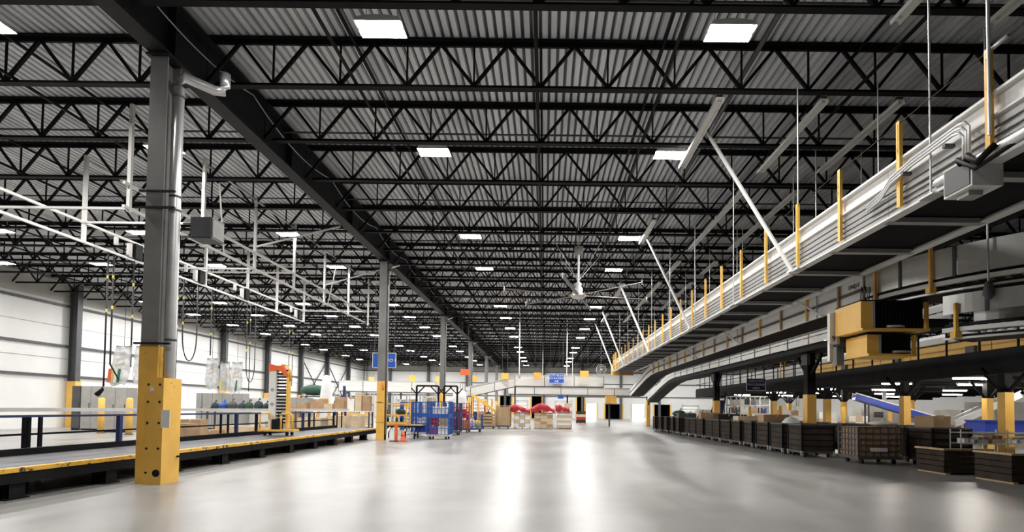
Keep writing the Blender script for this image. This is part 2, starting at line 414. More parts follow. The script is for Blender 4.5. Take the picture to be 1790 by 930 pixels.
# ================================================================ main columns
COLY = [11.3 + 15.7 * k for k in range(6)]
names = ['nearest steel column, grey above worn yellow guard, drain pipe on its flank', 'second steel column of the row, yellow foot, blue sign behind it', 'third steel column of the row, rising behind the blue cages',
         'fourth steel column of the row, above the conveyor incline', 'fifth steel column of the row, thin and far', 'last steel column of the row, against the end wall']
for k, y in enumerate(COLY):
    t = thing('steel_column', names[k], 'column', (GX[0], y, 0), group='columns along the aisle', kind='thing')
    x = GX[0]
    ibeam(MB(), (x, y, 0), (x, y, 9.2), .37, .42, .03, .03, up=(0, 1, 0)).build('shaft', 'grey', t)
    bb('cap_plate', (x - .25, y - .28, 9.15), (x + .25, y + .28, 9.205), 'girder', t)
    zc = 2.92 if k == 0 else 3.0
    ibeam(MB(), (x, y, 0), (x, y, zc), .40, .45, .045, .045, up=(0, 1, 0)).build('yellow_foot', 'yellow', t)
    if k == 0:
        # drain pipe with elbows up to the girder, straps, guard plates and bolts
        px = x + .33; py = y - .05
        pp = MB().tube([(px, py, .3), (px, py, 3), (px, py, 6), (px + .0, py, 8.55), (px + .03, py, 8.72), (px + .12, py, 8.79), (px + .55, py + .35, 8.72), (px + .66, py + .45, 8.76), (px + .70, py + .48, 8.9), (px + .70, py + .48, 9.18)], .105, 14).build('drain_pipe', 'galv', t)
        for z in (6.15, 5.85, 8.35, 3.05):
            MB().tube([(px, py, z - .02), (px, py, z + .02)], .118, 14).build('pipe_collar', 'dgrey', pp)
        for z in (6.2, 5.85, 2.95):
            bb('strap', (x - .30, y - .27, z - .02), (x + .46, y - .22, z + .02), 'girder', t)
        gd = MB(); gx0, gx1, gy0, gy1 = x + .08, x + .44, y - .36, y + .18
        gd.bb((gx0, gy0, 0), (gx1, gy0 + .03, 2.22)); gd.bb((gx1 - .03, gy0 + .031, 0), (gx1, gy1, 2.22)); gd.bb((gx0, gy0 + .031, 0), (gx0 + .02, gy0 + .14, 2.22))
        g = gd.build('guard_plate', 'yellow', t)
        for z in (.25, .75, 1.28, 1.72, 2.08):
            for xx in (gx0 + .05, gx1 - .07): rod('bolt', (xx, gy0 - .015, z), (xx, gy0, z), .022, 'rubber', g)
        MB().tube([(gx1 - .10, gy0 - .012, .24), (gx1 - .10, gy0, .24)], .075, 18).build('port_hole', 'rubber', g)
        rod('sticker', (gx0 + .12, gy0 - .006, 1.98), (gx0 + .12, gy0 - .001, 1.98), .05, 'paper', g)
        bb('paper_notice', (gx1 - .02, gy0 - .02, 1.18), (gx1 + .16, gy0 - .004, 1.55), 'paper', g)
        rod('bolt', (x + .44, y + .1, .55), (x + .50, y + .1, .55), .02, 'rubber', t)
    else:
        if k == 1:
            MB().tube([(x + .06, y - .235, 2.9), (x + .06, y - .235, 2.6), (x + .10, y - .235, 2.54), (x + .15, y - .235, 2.6), (x + .15, y - .235, 2.9)], .02, 6).build('painted_hook', 'orange', t)
        px = x + .235
        MB().tube([(px, y, .3), (px, y, 8.6), (px + .15, y, 8.9), (px + .45, y + .3, 9.1)], .04, 8).build('drain_pipe', 'galv', t)
        for z in (.9, 1.9): bb('strap', (x - .24, y - .24, z), (x + .24, y - .225, z + .05), 'edge', t)
# wall-mounted control box on the first column
t = thing('heater_box', 'dark grey metal box fixed high on the nearest column beside the pipe', 'control box', (GX[0] + .72, 11.75, 5.35))
c = V((GX[0] + .72, 11.75, 5.35))
bb('housing', c + V((-.24, -.22, 0)), c + V((.24, .22, .48)), 'dgrey', t)
bb('front_panel', c + V((-.21, -.235, .03)), c + V((.21, -.22, .45)), 'dgrey', t)
bb('side_plate', c + V((.24, -.2, .04)), c + V((.25, .2, .44)), 'grey', t)
bar('bracket', c + V((-.55, 0, .1)), c + V((-.24, 0, .1)), .04, .04, 'dgrey', t)
bar('bracket', c + V((-.55, 0, .4)), c + V((-.24, 0, .4)), .04, .04, 'dgrey', t)

# ================================================================ high-bay lights
def light_proto():
    t = thing('high_bay_light', 'x', 'light')
    MB().prism([(-.48, 0), (.48, 0), (.42, .09), (.12, .13), (-.12, .13), (-.42, .09)], (0, -.26, 0), (0, .26, 0), (1, 0, 0), (0, 0, 1)).build('housing', 'white', t)
    for s in (-1, 1):
        MB().add([(-.46, s * .15 - .085, -.006), (.46, s * .15 - .085, -.006), (.46, s * .15 + .085, -.006), (-.46, s * .15 + .085, -.006)], [(0, 3, 2, 1)]).build('lens', 'lens', t)
        rod('hanger_wire', (s * .35, 0, .1), (s * .30, 0, .55), .008, 'galv', t)
    return t
LY = [5.0, 10.7, 15.95, 23.8, 29.3, 40.0, 45.3, 51.0, 57.0, 66.5, 72.0, 80.0, 86.0, 94]
ROWS = [(-30.5, 'added fill row by the white side wall'), (-25.0, 'second row from the white side wall'), (-18.6, 'row over the work benches'), (-11.8, 'row just beyond the column line'), (-3.5, 'row over the aisle, column side'), (3.75, 'row over the aisle, conveyor side')]  # the row nearest the side wall is added to brighten that wall
ROWS += [(12.5, 'added fill row beyond the third conveyor, toward the docks'), (22.0, 'added fill row beyond the mezzanine end'), (30.0, 'farthest added fill row past the mezzanine')]  # unseen lamps, added to brighten the background at far right
lp = light_proto(); first = True
for rx, where in ROWS:
    n = 0
    for y in LY:
        if rx < -20 and y < 20: continue
        if (rx < -10 or rx > 0) and y < 9: continue
        if rx > 10 and y < 56: continue
        lab = 'twin-panel LED high-bay light, %s of the %s' % (ORD[n], where) if y > 9 else 'twin-panel LED high-bay light above the photographer, %s' % where
        M = at(rx, y, ZB + .06)
        if first: lp.matrix_basis = M; WM[lp.name] = M; lp['label'] = lab; lp['group'] = 'high-bay lights'; first = False
        else: copy_tree(lp, None, M, lab, 'high-bay lights')
        if y > 9: n += 1

# ================================================================ raised walkway on the left
WX0, WX1, WZ, WY0, WY1 = -9.05, -11.45, .54, 4.0, 28.6
t = thing('walkway_platform', 'long low black steel walkway with worn yellow edge, running past the columns', 'walkway', (WX0, WY0, 0))
nseg = 6; seg = (WY1 - WY0) / nseg
for k in range(nseg):
    ya, yb = WY0 + k * seg + .01, WY0 + (k + 1) * seg - .01
    bb('deck_plate', (WX1, ya, WZ - .05), (WX0 - .16, yb, WZ), 'dgrey', t)
    bb('edge_strip', (WX0 - .15, ya, WZ - .07), (WX0 + .02, yb, WZ + .005), 'edge', t)
    bb('fascia', (WX0 - .06, ya, WZ - .26), (WX0, yb, WZ - .072), 'black', t)
y = 5.2
while y < WY1:
    b = MB(); b.bb((WX0 - .35, y - .14, 0), (WX0 - .05, y - .10, WZ - .1)); b.bb((WX0 - .35, y + .10, 0), (WX0 - .05, y + .14, WZ - .1)); b.bb((WX0 - .09, y - .14, 0), (WX0 - .05, y + .14, WZ - .1)); b.bb((WX0 - .42, y - .2, 0), (WX0 - .02, y + .2, .02))
    b.build('leg', 'black', t)
    rod('leg', (WX1 + .1, y, 0), (WX1 + .1, y, WZ - .06), .05, 'black', t)
    y += 1.97
bb('back_beam', (WX1, WY0, .05), (WX1 + .06, WY1, WZ - .06), 'black', t)

# two guard railings
def railing(name, label, x, z0, z1, ys, postm, y0, y1, base):
    t = thing(name, label, 'railing', (x, y0, z0))
    for y in ys: bb('post', (x - .05, y - .05, z0), (x + .05, y + .05, z1 - .02), postm, t)
    bb('top_rail', (x - .035, y0, z1 - .05), (x + .035, y1, z1), 'navy' if postm == 'navy' else 'black', t)
    if base: bb('toe_beam', (x - .07, y0, z0), (x + .07, y1, z0 + .14), 'black', t)
    else: bb('mid_rail', (x - .03, y0, z0 + (z1 - z0) * .62), (x + .03, y1, z0 + (z1 - z0) * .62 + .05), 'black', t)
    return t
railing('guard_railing', 'guard rail with navy blue posts along the walkway deck', -11.3, WZ, 1.40, [8.9, 14.0, 19.3, 24.6], 'navy', 4, 28.5, True)
railing('guard_railing', 'thin black guard rail behind the navy posted rail', -13.2, 0, 1.36, [8, 13.4, 18.8, 24.1, 29.5, 32.9], 'black', 4, 33, False)
t = thing('belt_conveyor', 'long low white belt conveyor running behind the navy posted railing', 'conveyor', (-12.6, 5, 0))
bb('side_channel', (-12.30, 4, 1.46), (-12.26, 33, 1.55), 'white', t); bb('side_channel', (-12.60, 4, 1.46), (-12.56, 33, 1.55), 'white', t)
bb('belt', (-12.56, 4, 1.46), (-12.30, 33, 1.50), 'cabinet', t)
for k in range(8):
    for xx in (-12.57, -12.29): bb('leg', (xx - .025, 5.2 + k * 3.8, 0), (xx + .025, 5.28 + k * 3.8, 1.37), 'black', t)

# ================================================================ hung tool-rail frame
XA, XB_ = -15.4, -11.5
ZL_, ZU_ = 7.04, 7.69
t = thing('tool_rail_frame', 'white tubular rail frame hung from the roof beyond the first column', 'rail frame', (-13.4, 20, 7.0))
ya0 = 9.0
for X, y0_ in ((XA, 9.0), (XB_, 14.1)):
    for z in (ZL_, ZU_): bar('rail', (X, y0_, z), (X, 33.2, z), .075, .075, 'white', t)
for px in (135, 352, 427, 479, 527):
    yy = -XA * 920 / (953 - px); bar('hanger', (XA, yy, ZL_), (XA, yy, ZB + .5), .10, .10, 'white', t)
for px in (213, 345, 438, 508, 562, 605, 640):
    yy = -XB_ * 920 / (953 - px); bar('hanger', (XB_, yy, ZL_ - .1), (XB_, yy, ZB + .5), .09, .09, 'white', t)
for ya, yb in ((17.3, 20.3), (26.9, 29.9)):
    bar('head_strut', (XA, ya, ZB + .35), (XA, yb, ZB + .35), .10, .10, 'white', t)
for ya, yb in ((17.5, 24), (24, 33)):
    bar('head_strut', (XB_, ya, ZB + .32), (XB_, yb, ZB + .32), .05, .05, 'galv', t)
for y, z in ((17.3, ZU_), (23.6, ZU_), (29.9, ZB + .2), (33.0, ZU_), (14.3, ZL_), (20.5, ZL_)):
    bar('cross_tie', (XA, y, z), (XB_, y, z), .06, .06, 'white', t)
for y in (20.6, 27.05):
    bar('sway_brace', (XB_, y, 7.95), (GX[0] - .24, y + 1.1, 9.18), .06, .06, 'galv', t)
for ya, yb in ((18.2, 20.5), (28.6, 30.4)):
    bar('sway_brace', (XB_, ya, ZB), (XB_ - 1.2, yb, ZL_ + .6), .05, .05, 'white', t)
# trolleys with hoses
hn = ['nearest', 'second', 'third', 'fourth', 'farthest']
for k, px in enumerate((222, 338, 420, 515)):
    yy = 15.4 * 920 / (953 - px)
    tr = thing('hoist_trolley', 'black and white hoist trolley on the hung rail, %s along it' % hn[k], 'trolley', (XA, yy, ZL_))
    rod('canister', (XA, yy - .14, ZL_ + .05), (XA, yy - .14, ZL_ + .55), .09, 'white', tr)
    bb('motor', (XA - .13, yy, ZL_ + .05), (XA + .13, yy + .34, ZL_ + .6), 'rubber', tr)
    rod('canister', (XA, yy - .75, ZL_ + .32), (XA, yy - .75, ZL_ + .62), .07, 'white', tr)
    bb('wheel_plate', (XA - .05, yy - .3, ZL_ + .02), (XA + .05, yy + .4, ZL_ + .1), 'dgrey', tr)
def hose(label, pts, r=.028, tips=True, bands=4):
    t = thing('air_hose', label, 'hose', pts[0])
    MB().tube(pts, r, 8).build('tube', 'hose', t)
    a, b = V(pts[0]), V(pts[1])
    for k in range(min(bands, 2)):
        p = a.lerp(b, (k + .7) / 2.2); rod('yellow_band', p, p + (b - a).normalized() * .12, r * 1.15, 'yelfilm', t)
    return t
def zat(y, Y): return HCAM + (716 - y) / 920 * Y
def hx(px, Y): return (px - 953) / 920 * Y
def hy(px): return XA * 920 / (px - 953)
def drop(label, px, yb, bands=4, r=.026):
    Y = hy(px); return hose(label, [(XA, Y, ZL_ - .02), (XA, Y, 4.4), (XA, Y, zat(yb, Y))], r, True, bands)
def loop(label, pa, pb, ylow, r=.026):
    ya, yb = hy(pa), hy(pb); zl = zat(ylow, (ya + yb) / 2); w = (yb - ya)
    pts = [(XA, ya, ZL_ - .02), (XA, ya, zl + w * 1.2)]
    pts += [(XA, (ya + yb) / 2 - w / 2 * math.cos(a), zl + w * 1.2 * (1 - math.sin(a))) for a in (math.pi * k / 10 for k in range(1, 10))]
    pts += [(XA, yb, zl + w * 1.2), (XA, yb, ZL_ - .02)]
    return hose(label, pts, r, True, 3)
drop('straight black hose hanging from the nearest trolley to the striped bag', 226, 650)
Y = hy(180)
t = drop('black hose with a black hand tool dangling at its end', 180, 684)
zt_ = zat(684, Y)
MB().tube([(XA, Y, zt_ + .05), (XA - .04, Y, zt_ - .12), (XA - .22, Y, zt_ - .3)], [.04, .06, .09], 10).build('hand_tool', 'rubber', t)
Y = hy(190)
hose('black hose looping down beside the striped hanging bag', [(XA, Y, ZL_ - .02), (XA, Y, 4.6), (XA, Y, zat(645, Y)), (XA + .10, Y + .1, zat(660, Y)), (XA + .25, Y + .1, zat(672, Y))], bands=2)
drop('single black hose right beside the drain pipe of the nearest column', 305, 690)
drop('short black hose above the clear bags', 365, 628)
loop('black hose hanging in a wide U loop beyond the drain pipe', 315, 340, 638)
loop('black hose loop hanging just before the lift mast', 428, 443, 674, .022)
drop('straight black hose between the loop and the clear bags', 434, 690, r=.02)
drop('straight black hose dropping behind the lift mast', 503, 680, r=.02)
drop('second straight black hose behind the lift mast', 509, 680, r=.02)

# hanging film bags
def bag(label, px, y0, y1, w, Y, stripes, tilt):
    Y = hy(px); x = XA - tilt * .5; z1, z0 = zat(y0, Y), zat(y1, Y)
    t = thing('hanging_bag', label, 'bag', (x, Y, z0), group='film bags hung over the benches')
    b = MB(); nx, nz = 6, 8; vs = []
    for side in (-1, 1):
        for j in range(nz + 1):
            v = j / nz
            for i in range(nx + 1):
                u = i / nx - .5
                fat = .09 * math.sin(math.pi * v) ** .6 * (1 - (2 * abs(u)) ** 3) + .008
                ww = w * (.78 + .22 * math.sin(math.pi * min(1, v * 1.2)))
                zz = z0 + (z1 - z0) * v + .05 * math.sin(u * 7 + v * 5)
                vs.append((x + u * ww + tilt * (v - .5), Y + side * fat + .03 * math.sin(u * 9 + v * 11), zz))
    N = (nx + 1) * (nz + 1); fs = []
    for s in (0, 1):
        for j in range(nz):
            for i in range(nx):
                q = [s * N + j * (nx + 1) + i, s * N + j * (nx + 1) + i + 1, s * N + (j + 1) * (nx + 1) + i + 1, s * N + (j + 1) * (nx + 1) + i]
                fs.append(tuple(q if s == 0 else q[::-1]))
    rim = [j * (nx + 1) for j in range(nz + 1)] + [nz * (nx + 1) + i for i in range(1, nx + 1)] + [j * (nx + 1) + nx for j in range(nz - 1, -1, -1)] + list(range(nx - 1, 0, -1))
    for k in range(len(rim)): a, c = rim[k], rim[(k + 1) % len(rim)]; fs.append((a, N + a, N + c, c))
    b.add(vs, fs); b.sm = True; b.build('film', 'film', t)
    for i, (m, u0, u1) in enumerate(stripes):
        xx = x + (u0 + u1) / 2 * w - tilt * .30
        bar('printed_stripe', (xx - .03, Y - .11, z0 + .1), (xx + .03, Y - .11, z0 + (z1 - z0) * .42), (u1 - u0) * w, .006, m, t)
    bar('hook_bar', (x + tilt * .5 - w * .4, Y, z1), (x + tilt * .5 + w * .4, Y, z1), .02, .02, 'dgrey', t)
    rod('hang_wire', (x + tilt * .5, Y, z1), (x + tilt * .5, Y, ZL_ - .02), .008, 'hose', t)
    for k in range(3):
        zz = z0 + (z1 - z0) * (.5 + .14 * k); bar('folded_item', (x - w * .25 + .05 * k, Y, zz), (x + w * .2, Y, zz + .1), .05, .08, ('card2', 'wood', 'cabinet')[k], t)
bag('clear bag with orange, white and green stripes hanging beside the nearest column', 214, 614, 682, .72, 18.5, [('orange', -.42, -.26), ('yellowc', -.22, -.14), ('paper', -.10, .02), ('greenp', .06, .2)], .22)
bag('clear bag half hidden behind the nearest column', 246, 614, 678, .62, 18.8, [], .06)
bag('first of three clear film bags over the grey cabinets', 369, 634, 686, .62, 26.0, [], 0)
bag('middle of three clear film bags over the grey cabinets', 392, 640, 692, .55, 26.3, [('yelfilm', -.3, -.2)], 0)
bag('last of three clear film bags, with a green print, over the grey cabinets', 413, 640, 694, .66, 26.0, [('greenp', .1, .22)], .1)

# ================================================================ lift mast on the walkway
mp = P(497, 768, Z=WZ); mx_, my_ = -10.25, 20.3
t = thing('rolling_lift_mast', 'tall upright skate conveyor with black rollers, orange cap and yellow base loops', 'conveyor stand', (mx_, my_, WZ))
c = V((mx_, my_, WZ))
bb('side_panel', c + V((-.36, -.12, .28)), c + V((-.10, .12, 2.62)), 'white', t)
bb('side_rail', c + V((.30, -.10, .28)), c + V((.38, .10, 2.45)), 'yellow', t)
for k in range(17):
    r = rod('roller', c + V((-.1, 0, .5 + k * .125)), c + V((.3, 0, .5 + k * .125)), .035, 'rubber', t)
    rod('axle', c + V((-.12, -.0, .5 + k * .125)), c + V((.40, 0, .5 + k * .125)), .010, 'galv', r)
MB().prism([(-.38, 0), (-.38, .30), (-.06, .22), (.12, .24), (.40, -.15), (.30, -.2), (.02, .05)], c + V((0, -.13, 2.45)), c + V((0, .13, 2.45)), (1, 0, 0), (0, 0, 1)).build('orange_cap', 'orange', t)
MB().tube([c + V((.05, 0, 2.72)), c + V((.25, 0, 2.7)), c + V((.42, 0, 2.45)), c + V((.4, 0, 2.1))], .04, 8).build('pull_handle', 'yellow', t)
for s in (-1, 1):
    MB().tube([c + V((s * .62, -.2, .14)), c + V((s * .62, -.22, .75)), c + V((s * .55, -.22, .85)), c + V((s * .22, -.2, .85)), c + V((s * .18, -.2, .75)), c + V((s * .18, -.2, .2))], .035, 8).build('base_loop', 'yellow', t)
    for yy in (-.2, .2):
        w = MB().tube([c + V((s * .42 - .03, yy, .075)), c + V((s * .42 + .03, yy, .075))], .075, 14).build('wheel', 'rubber', t)
        rod('caster_fork', c + V((s * .42, yy, .1)), c + V((s * .42, yy, .18)), .03, 'galv', w)
bb('base_plate', c + V((-.66, -.28, .16)), c + V((.66, .28, .24)), 'yellow', t)
bb('motor_box', c + V((-.15, -.25, .24)), c + V((.12, .1, .62)), 'rubber', t)
for z in (1.2, 1.75): rod('round_label', c + V((-.22, -.128, z)), c + V((-.22, -.12, z)), .07, 'cabinet', t)

# ================================================================ back-left work area
def cabinet(label, px0, px1, ytop, Y, m='cabinet', z0=0.0, doors=2, dep=.8, group='grey metal cabinets'):
    x0, x1 = hx(px0, Y), hx(px1, Y); z1 = zat(ytop, Y)
    t = thing('metal_cabinet', label, 'cabinet', ((x0 + x1) / 2, Y, z0), group=group)
    bb('body', (x0, Y, z0), (x1, Y + dep, z1), m, t); bb('plinth', (x0 + .05, Y - .01, z0), (x1 - .05, Y, z0 + .1), 'rubber', t)
    for k in range(doors):
        a = x0 + (x1 - x0) * k / doors + .015; b = x0 + (x1 - x0) * (k + 1) / doors - .015
        d = bb('door', (a, Y - .03, z0 + .12), (b, Y, z1 - .03), m, t)
        rod('handle', ((a + b) / 2 + (b - a) * .38, Y - .06, z0 + (z1 - z0) * .5), ((a + b) / 2 + (b - a) * .38, Y - .06, z0 + (z1 - z0) * .62), .02, 'dgrey', d)
    return t
cabinet('dark ended grey cabinet standing next to the yellow wall column foot', 126, 141, 684, 33.5, 'dgrey', doors=1)
cabinet('large grey double-door cabinet near the wall column', 142, 177, 684, 33.5)
cabinet('pale grey cabinet under the striped hanging bag', 182, 222, 686, 31.5, doors=2)
cabinet('narrow grey cabinet beyond the drain pipe', 343, 353, 694, 36, doors=1)
cabinet('long grey cabinet under the three clear bags', 354, 424, 694, 36, doors=4)
cabinet('low white cabinet with sacks before it', 425, 474, 702, 37, 'white', doors=3)
cabinet('grey cabinet between lift mast and benches', 476, 540, 700, 41, doors=3)
def bollard(label, px, ytop, ybase):
    Y = 1518 / (ybase - 716); x = hx(px, Y)
    t = thing('bollard', label, 'bollard', (x, Y, 0), group='yellow bollards')
    MB().lathe([(.16, 0), (.16, zat(ytop, Y) - .06), (.12, zat(ytop, Y) - .02), (.02, zat(ytop, Y))], (x, Y, 0), 14).build('post', 'yellowc', t)
    MB().lathe([(.22, 0), (.22, .03), (.17, .035)], (x, Y, 0), 14).build('foot_ring', 'dgrey', t)
    return t
bollard('yellow bollard in front of the pale grey cabinet', 178, 704, 766)
bollard('shorter yellow bollard close to the nearest column', 227, 704, 768)
def bench(label, px0, px1, ytop, Y, m='white'):
    x0, x1 = hx(px0, Y), hx(px1, Y); z = zat(ytop, Y)
    t = thing('work_bench', label, 'bench', ((x0 + x1) / 2, Y, 0), group='benches behind the railing')
    bb('top', (x0, Y - .4, z - .06), (x1, Y + .4, z), m, t)
    for xx in (x0 + .06, x1 - .06):
        for yy in (Y - .34, Y + .34): bb('leg', (xx - .04, yy - .04, 0), (xx + .04, yy + .04, z - .06), 'dgrey', t)
    bb('shelf', (x0 + .05, Y - .35, .3), (x1 - .05, Y + .35, .34), 'dgrey', t)
    return z
def carton(label, c, d, m='card', rz=0, group='cartons behind the railing', name='carton', cat='box'):
    t = thing(name, label, cat, (c[0], c[1], c[2]), rz, group=group)
    M0 = Matrix.Translation(c) @ Matrix.Rotation(rz, 4, 'Z')
    b = MB().box((0, 0, d[2] / 2), d); put(bpy.data.objects.new('body', b.mesh('body', m)), t, M0)
    b = MB().box((0, 0, d[2] + .002), (d[0] * 1.001, .06, .004)); b.box((0, -d[1] / 2 - .002, d[2] - .06), (.06, .004, .12)); put(bpy.data.objects.new('tape', b.mesh('tape', 'card2' if m == 'card' else 'wood')), t, M0)
    return t
def sack(label, c, r, m='sack', group='filled sacks', seed=0):
    rnd = random.Random(seed)
    t = thing('sack', label, 'sack', c, group=group)
    b = MB(); n, k = 12, 7; vs = []
    for j in range(k + 1):
        ph = math.pi * j / k
        for i in range(n):
            th = 2 * math.pi * i / n; q = 1 + .14 * math.sin(3 * th + seed) + rnd.uniform(-.06, .06)
            vs.append((c[0] + r[0] * math.sin(ph) * math.cos(th) * q, c[1] + r[1] * math.sin(ph) * math.sin(th) * q, c[2] + r[2] * (1 - math.cos(ph)) * .5))
    fs = [(j * n + i, j * n + (i + 1) % n, (j + 1) * n + (i + 1) % n, (j + 1) * n + i) for j in range(k) for i in range(n)]
    b.add(vs, fs); b.sm = True; b.build('cloth', m, t)
    MB().tube([(c[0], c[1], c[2] + r[2] * .97), (c[0] + .03, c[1], c[2] + r[2] * 1.12), (c[0] + .09, c[1], c[2] + r[2] * 1.2)], [.05, .035, .07], 8).build('tied_neck', m, t)
    return t
zb = bench('long pale bench carrying dark sacks under the clear bags', 368, 480, 724, 29.5)
for k, (px, m, w) in enumerate(((376, 'sack', .34), (392, 'blue', .4), (407, 'dgrey', .45), (424, 'sack', .36), (436, 'green', .4), (452, 'sack', .42), (466, 'sack', .38), (476, 'green', .3))):
    sack(('first dark', 'blue', 'grey', 'fourth, dark', 'teal green', 'sixth, dark', 'seventh, dark', 'last, greenish')[k] + ' sack lying on the long pale bench', (hx(px, 29.4), 29.4, zb), (w * .56, .26, .44 + .06 * (k % 3)), m, seed=k)
carton('big pale carton on the floor between railing and dark sacks', (hx(420, 27.5), 27.5, 0), (1.9, 1.1, .62), 'card2')
carton('low carton on the floor left of the big pale one', (hx(378, 27.0), 27.0, 0), (1.0, .9, .42), 'card')
carton('tall carton beside the drain pipe behind the railing', (hx(340, 25), 25, 0), (.9, .8, 1.0), 'card', .2)
carton('orange brown carton seen through the railing after the first column', (hx(320, 22), 22.2, 0), (.7, .6, .9), 'card', -.2)
carton('long carton on the floor behind the lift mast', (hx(489, 27.6), 27.6, 0), (.95, 1.0, .9), 'card2')
carton('carton on the floor next to the second column', (hx(605, 33.9), 33.9, 0), (2.2, .9, 1.1), 'card2')
carton('wide carton between the mast and the second column', (hx(548, 32), 32, 0), (1.4, 1.1, 1.0), 'card2')
carton('carton standing on end near the sorting arch', (hx(520, 36), 36, 0), (.7, .7, 1.75), 'card')
zb = bench('pale bench between lift mast and second column', 520, 650, 722, 35.2)
for k, (px, w, h, m) in enumerate(((532, .6, .5, 'card'), (558, .9, .75, 'card'), (577, .55, .45, 'card2'), (596, .6, .9, 'card'), (616, .45, .8, 'paper'), (629, .42, 1.2, 'card2'), (642, .45, 1.0, 'card'))):
    carton(('small carton', 'brown carton', 'flat pale carton', 'tall brown carton', 'white carton', 'tallest pale carton', 'end carton')[k] + ' on the bench before the second column', (hx(px, 35.2), 35.2, zb), (w, .6, h), m)
sack('dark green bundle high on the shelf beside the wall', (hx(548, 44), 44, zat(696, 44)), (1.1, .6, .9), 'green', seed=31)
t = thing('storage_shelf', 'dark shelf by the wall carrying the green bundle', 'shelf', (hx(548, 44), 44, 0))
for z in (.4, zat(697, 44)): bb('board', (hx(530, 44), 43.4, z - .08), (hx(566, 44), 44.6, z), 'dgrey', t)
for px in (531, 565):
    for y in (43.5, 44.5): bb('upright', (hx(px, 44) - .05, y - .05, 0), (hx(px, 44) + .05, y + .05, zat(697, 44)), 'dgrey', t)
# yellow trestle frames and dark pipe arches near the second column
for px, lab in ((566, 'yellow A-frame trestle behind the bench, nearer the mast'),):
    Y = 37; x = hx(px, Y); t = thing('trestle', lab, 'trestle', (x, Y, 0))
    for s in (-1, 1):
        bar('leg', (x + s * .55, Y - .3, 0), (x + s * .25, Y, 2.2), .09, .09, 'yellowc', t); bar('leg', (x + s * .55, Y + .3, 0), (x + s * .25, Y, 2.2), .09, .09, 'yellowc', t)
    bar('cross_bar', (x - .3, Y, 2.2), (x + .3, Y, 2.2), .1, .1, 'yellowc', t)
    bar('spreader', (x - .45, Y - .2, .7), (x + .45, Y - .2, .7), .06, .06, 'yellowc', t)
Y = 38; t = thing('pipe_arch', 'dark blue bent pipe arch standing by the wall benches', 'pipe frame', (hx(592, Y), Y, 0))
MB().tube([(hx(586, Y), Y, .02), (hx(586, Y), Y, 2.1), (hx(588, Y), Y, 2.3), (hx(598, Y), Y, 2.35), (hx(601, Y), Y, 2.5), (hx(601, Y), Y, 3.2)], .09, 10).build('pipe', 'navy', t)
MB().tube([(hx(604, Y), Y, .02), (hx(604, Y), Y, 2.0), (hx(602, Y), Y, 3.2)], .08, 10).build('pipe', 'navy', t)
t = thing('film_wrapped_rack', 'tall white film wrapped rack beside the wall brace', 'rack', (hx(570, 42), 42, 0))
MB().lathe([(.45, 0), (.48, .4), (.44, 1.5), (.46, 2.6), (.36, 3.4), (.30, 4.0), (.12, 4.2)], (hx(570, 42), 42, 0), 14).build('film_wrap', 'paper', t)
bb('pallet', (hx(570, 42) - .55, 41.45, 0), (hx(570, 42) + .55, 42.55, .02), 'wood', t)

# white overhead conveyors at the back left
def white_conveyor(name, label, a, b, w, h, posts, m='white', dark='dgrey'):
    a, b = V(a), V(b); d = (b - a); d.z = 0; d.normalize(); s = V((d.y, -d.x, 0))
    t = thing(name, label, 'conveyor', a)
    for q in (-1, 1):
        off = s * (q * w / 2)
        bar('side_panel', a + off + V((0, 0, h * .28)), b + off + V((0, 0, h * .28)), .05, h * .54, m, t)
        bar('side_panel', a + off + V((0, 0, h * .78)), b + off + V((0, 0, h * .78)), .05, h * .36, m, t)
        bar('side_rib', a + off * 1.03 + V((0, 0, h)), b + off * 1.03 + V((0, 0, h)), .08, .08, 'galv', t)
        bar('side_rib', a + off * 1.03 + V((0, 0, 0)), b + off * 1.03 + V((0, 0, 0)), .08, .08, 'dgrey', t)
    bar('belly_pan', a - V((0, 0, .02)), b - V((0, 0, .02)), w, .04, dark, t)
    L = (b - a).length; n = max(2, int(L / 2.6))
    for k in range(n + 1):
        p = a.lerp(b, k / n); bar('joint_strip', p + s * (w / 2 + .03) , p + s * (w / 2 + .03) + V((0, 0, h)), .05, .03, 'dgrey', t); bar('joint_strip', p - s * (w / 2 + .03), p - s * (w / 2 + .03) + V((0, 0, h)), .05, .03, 'dgrey', t)
    for k in posts:
        p = a.lerp(b, k); bar('support_post', (p.x, p.y, 0), (p.x, p.y, p.z), .15, .15, 'dgrey', t)
    return t
Yw = 58
white_conveyor('overhead_conveyor', 'white overhead conveyor behind the second column, by the side wall', (hx(595, Yw), Yw, zat(688, Yw)), (hx(806, Yw), Yw, zat(690, Yw)), 1.2, 1.15, (.05, .5, .95))

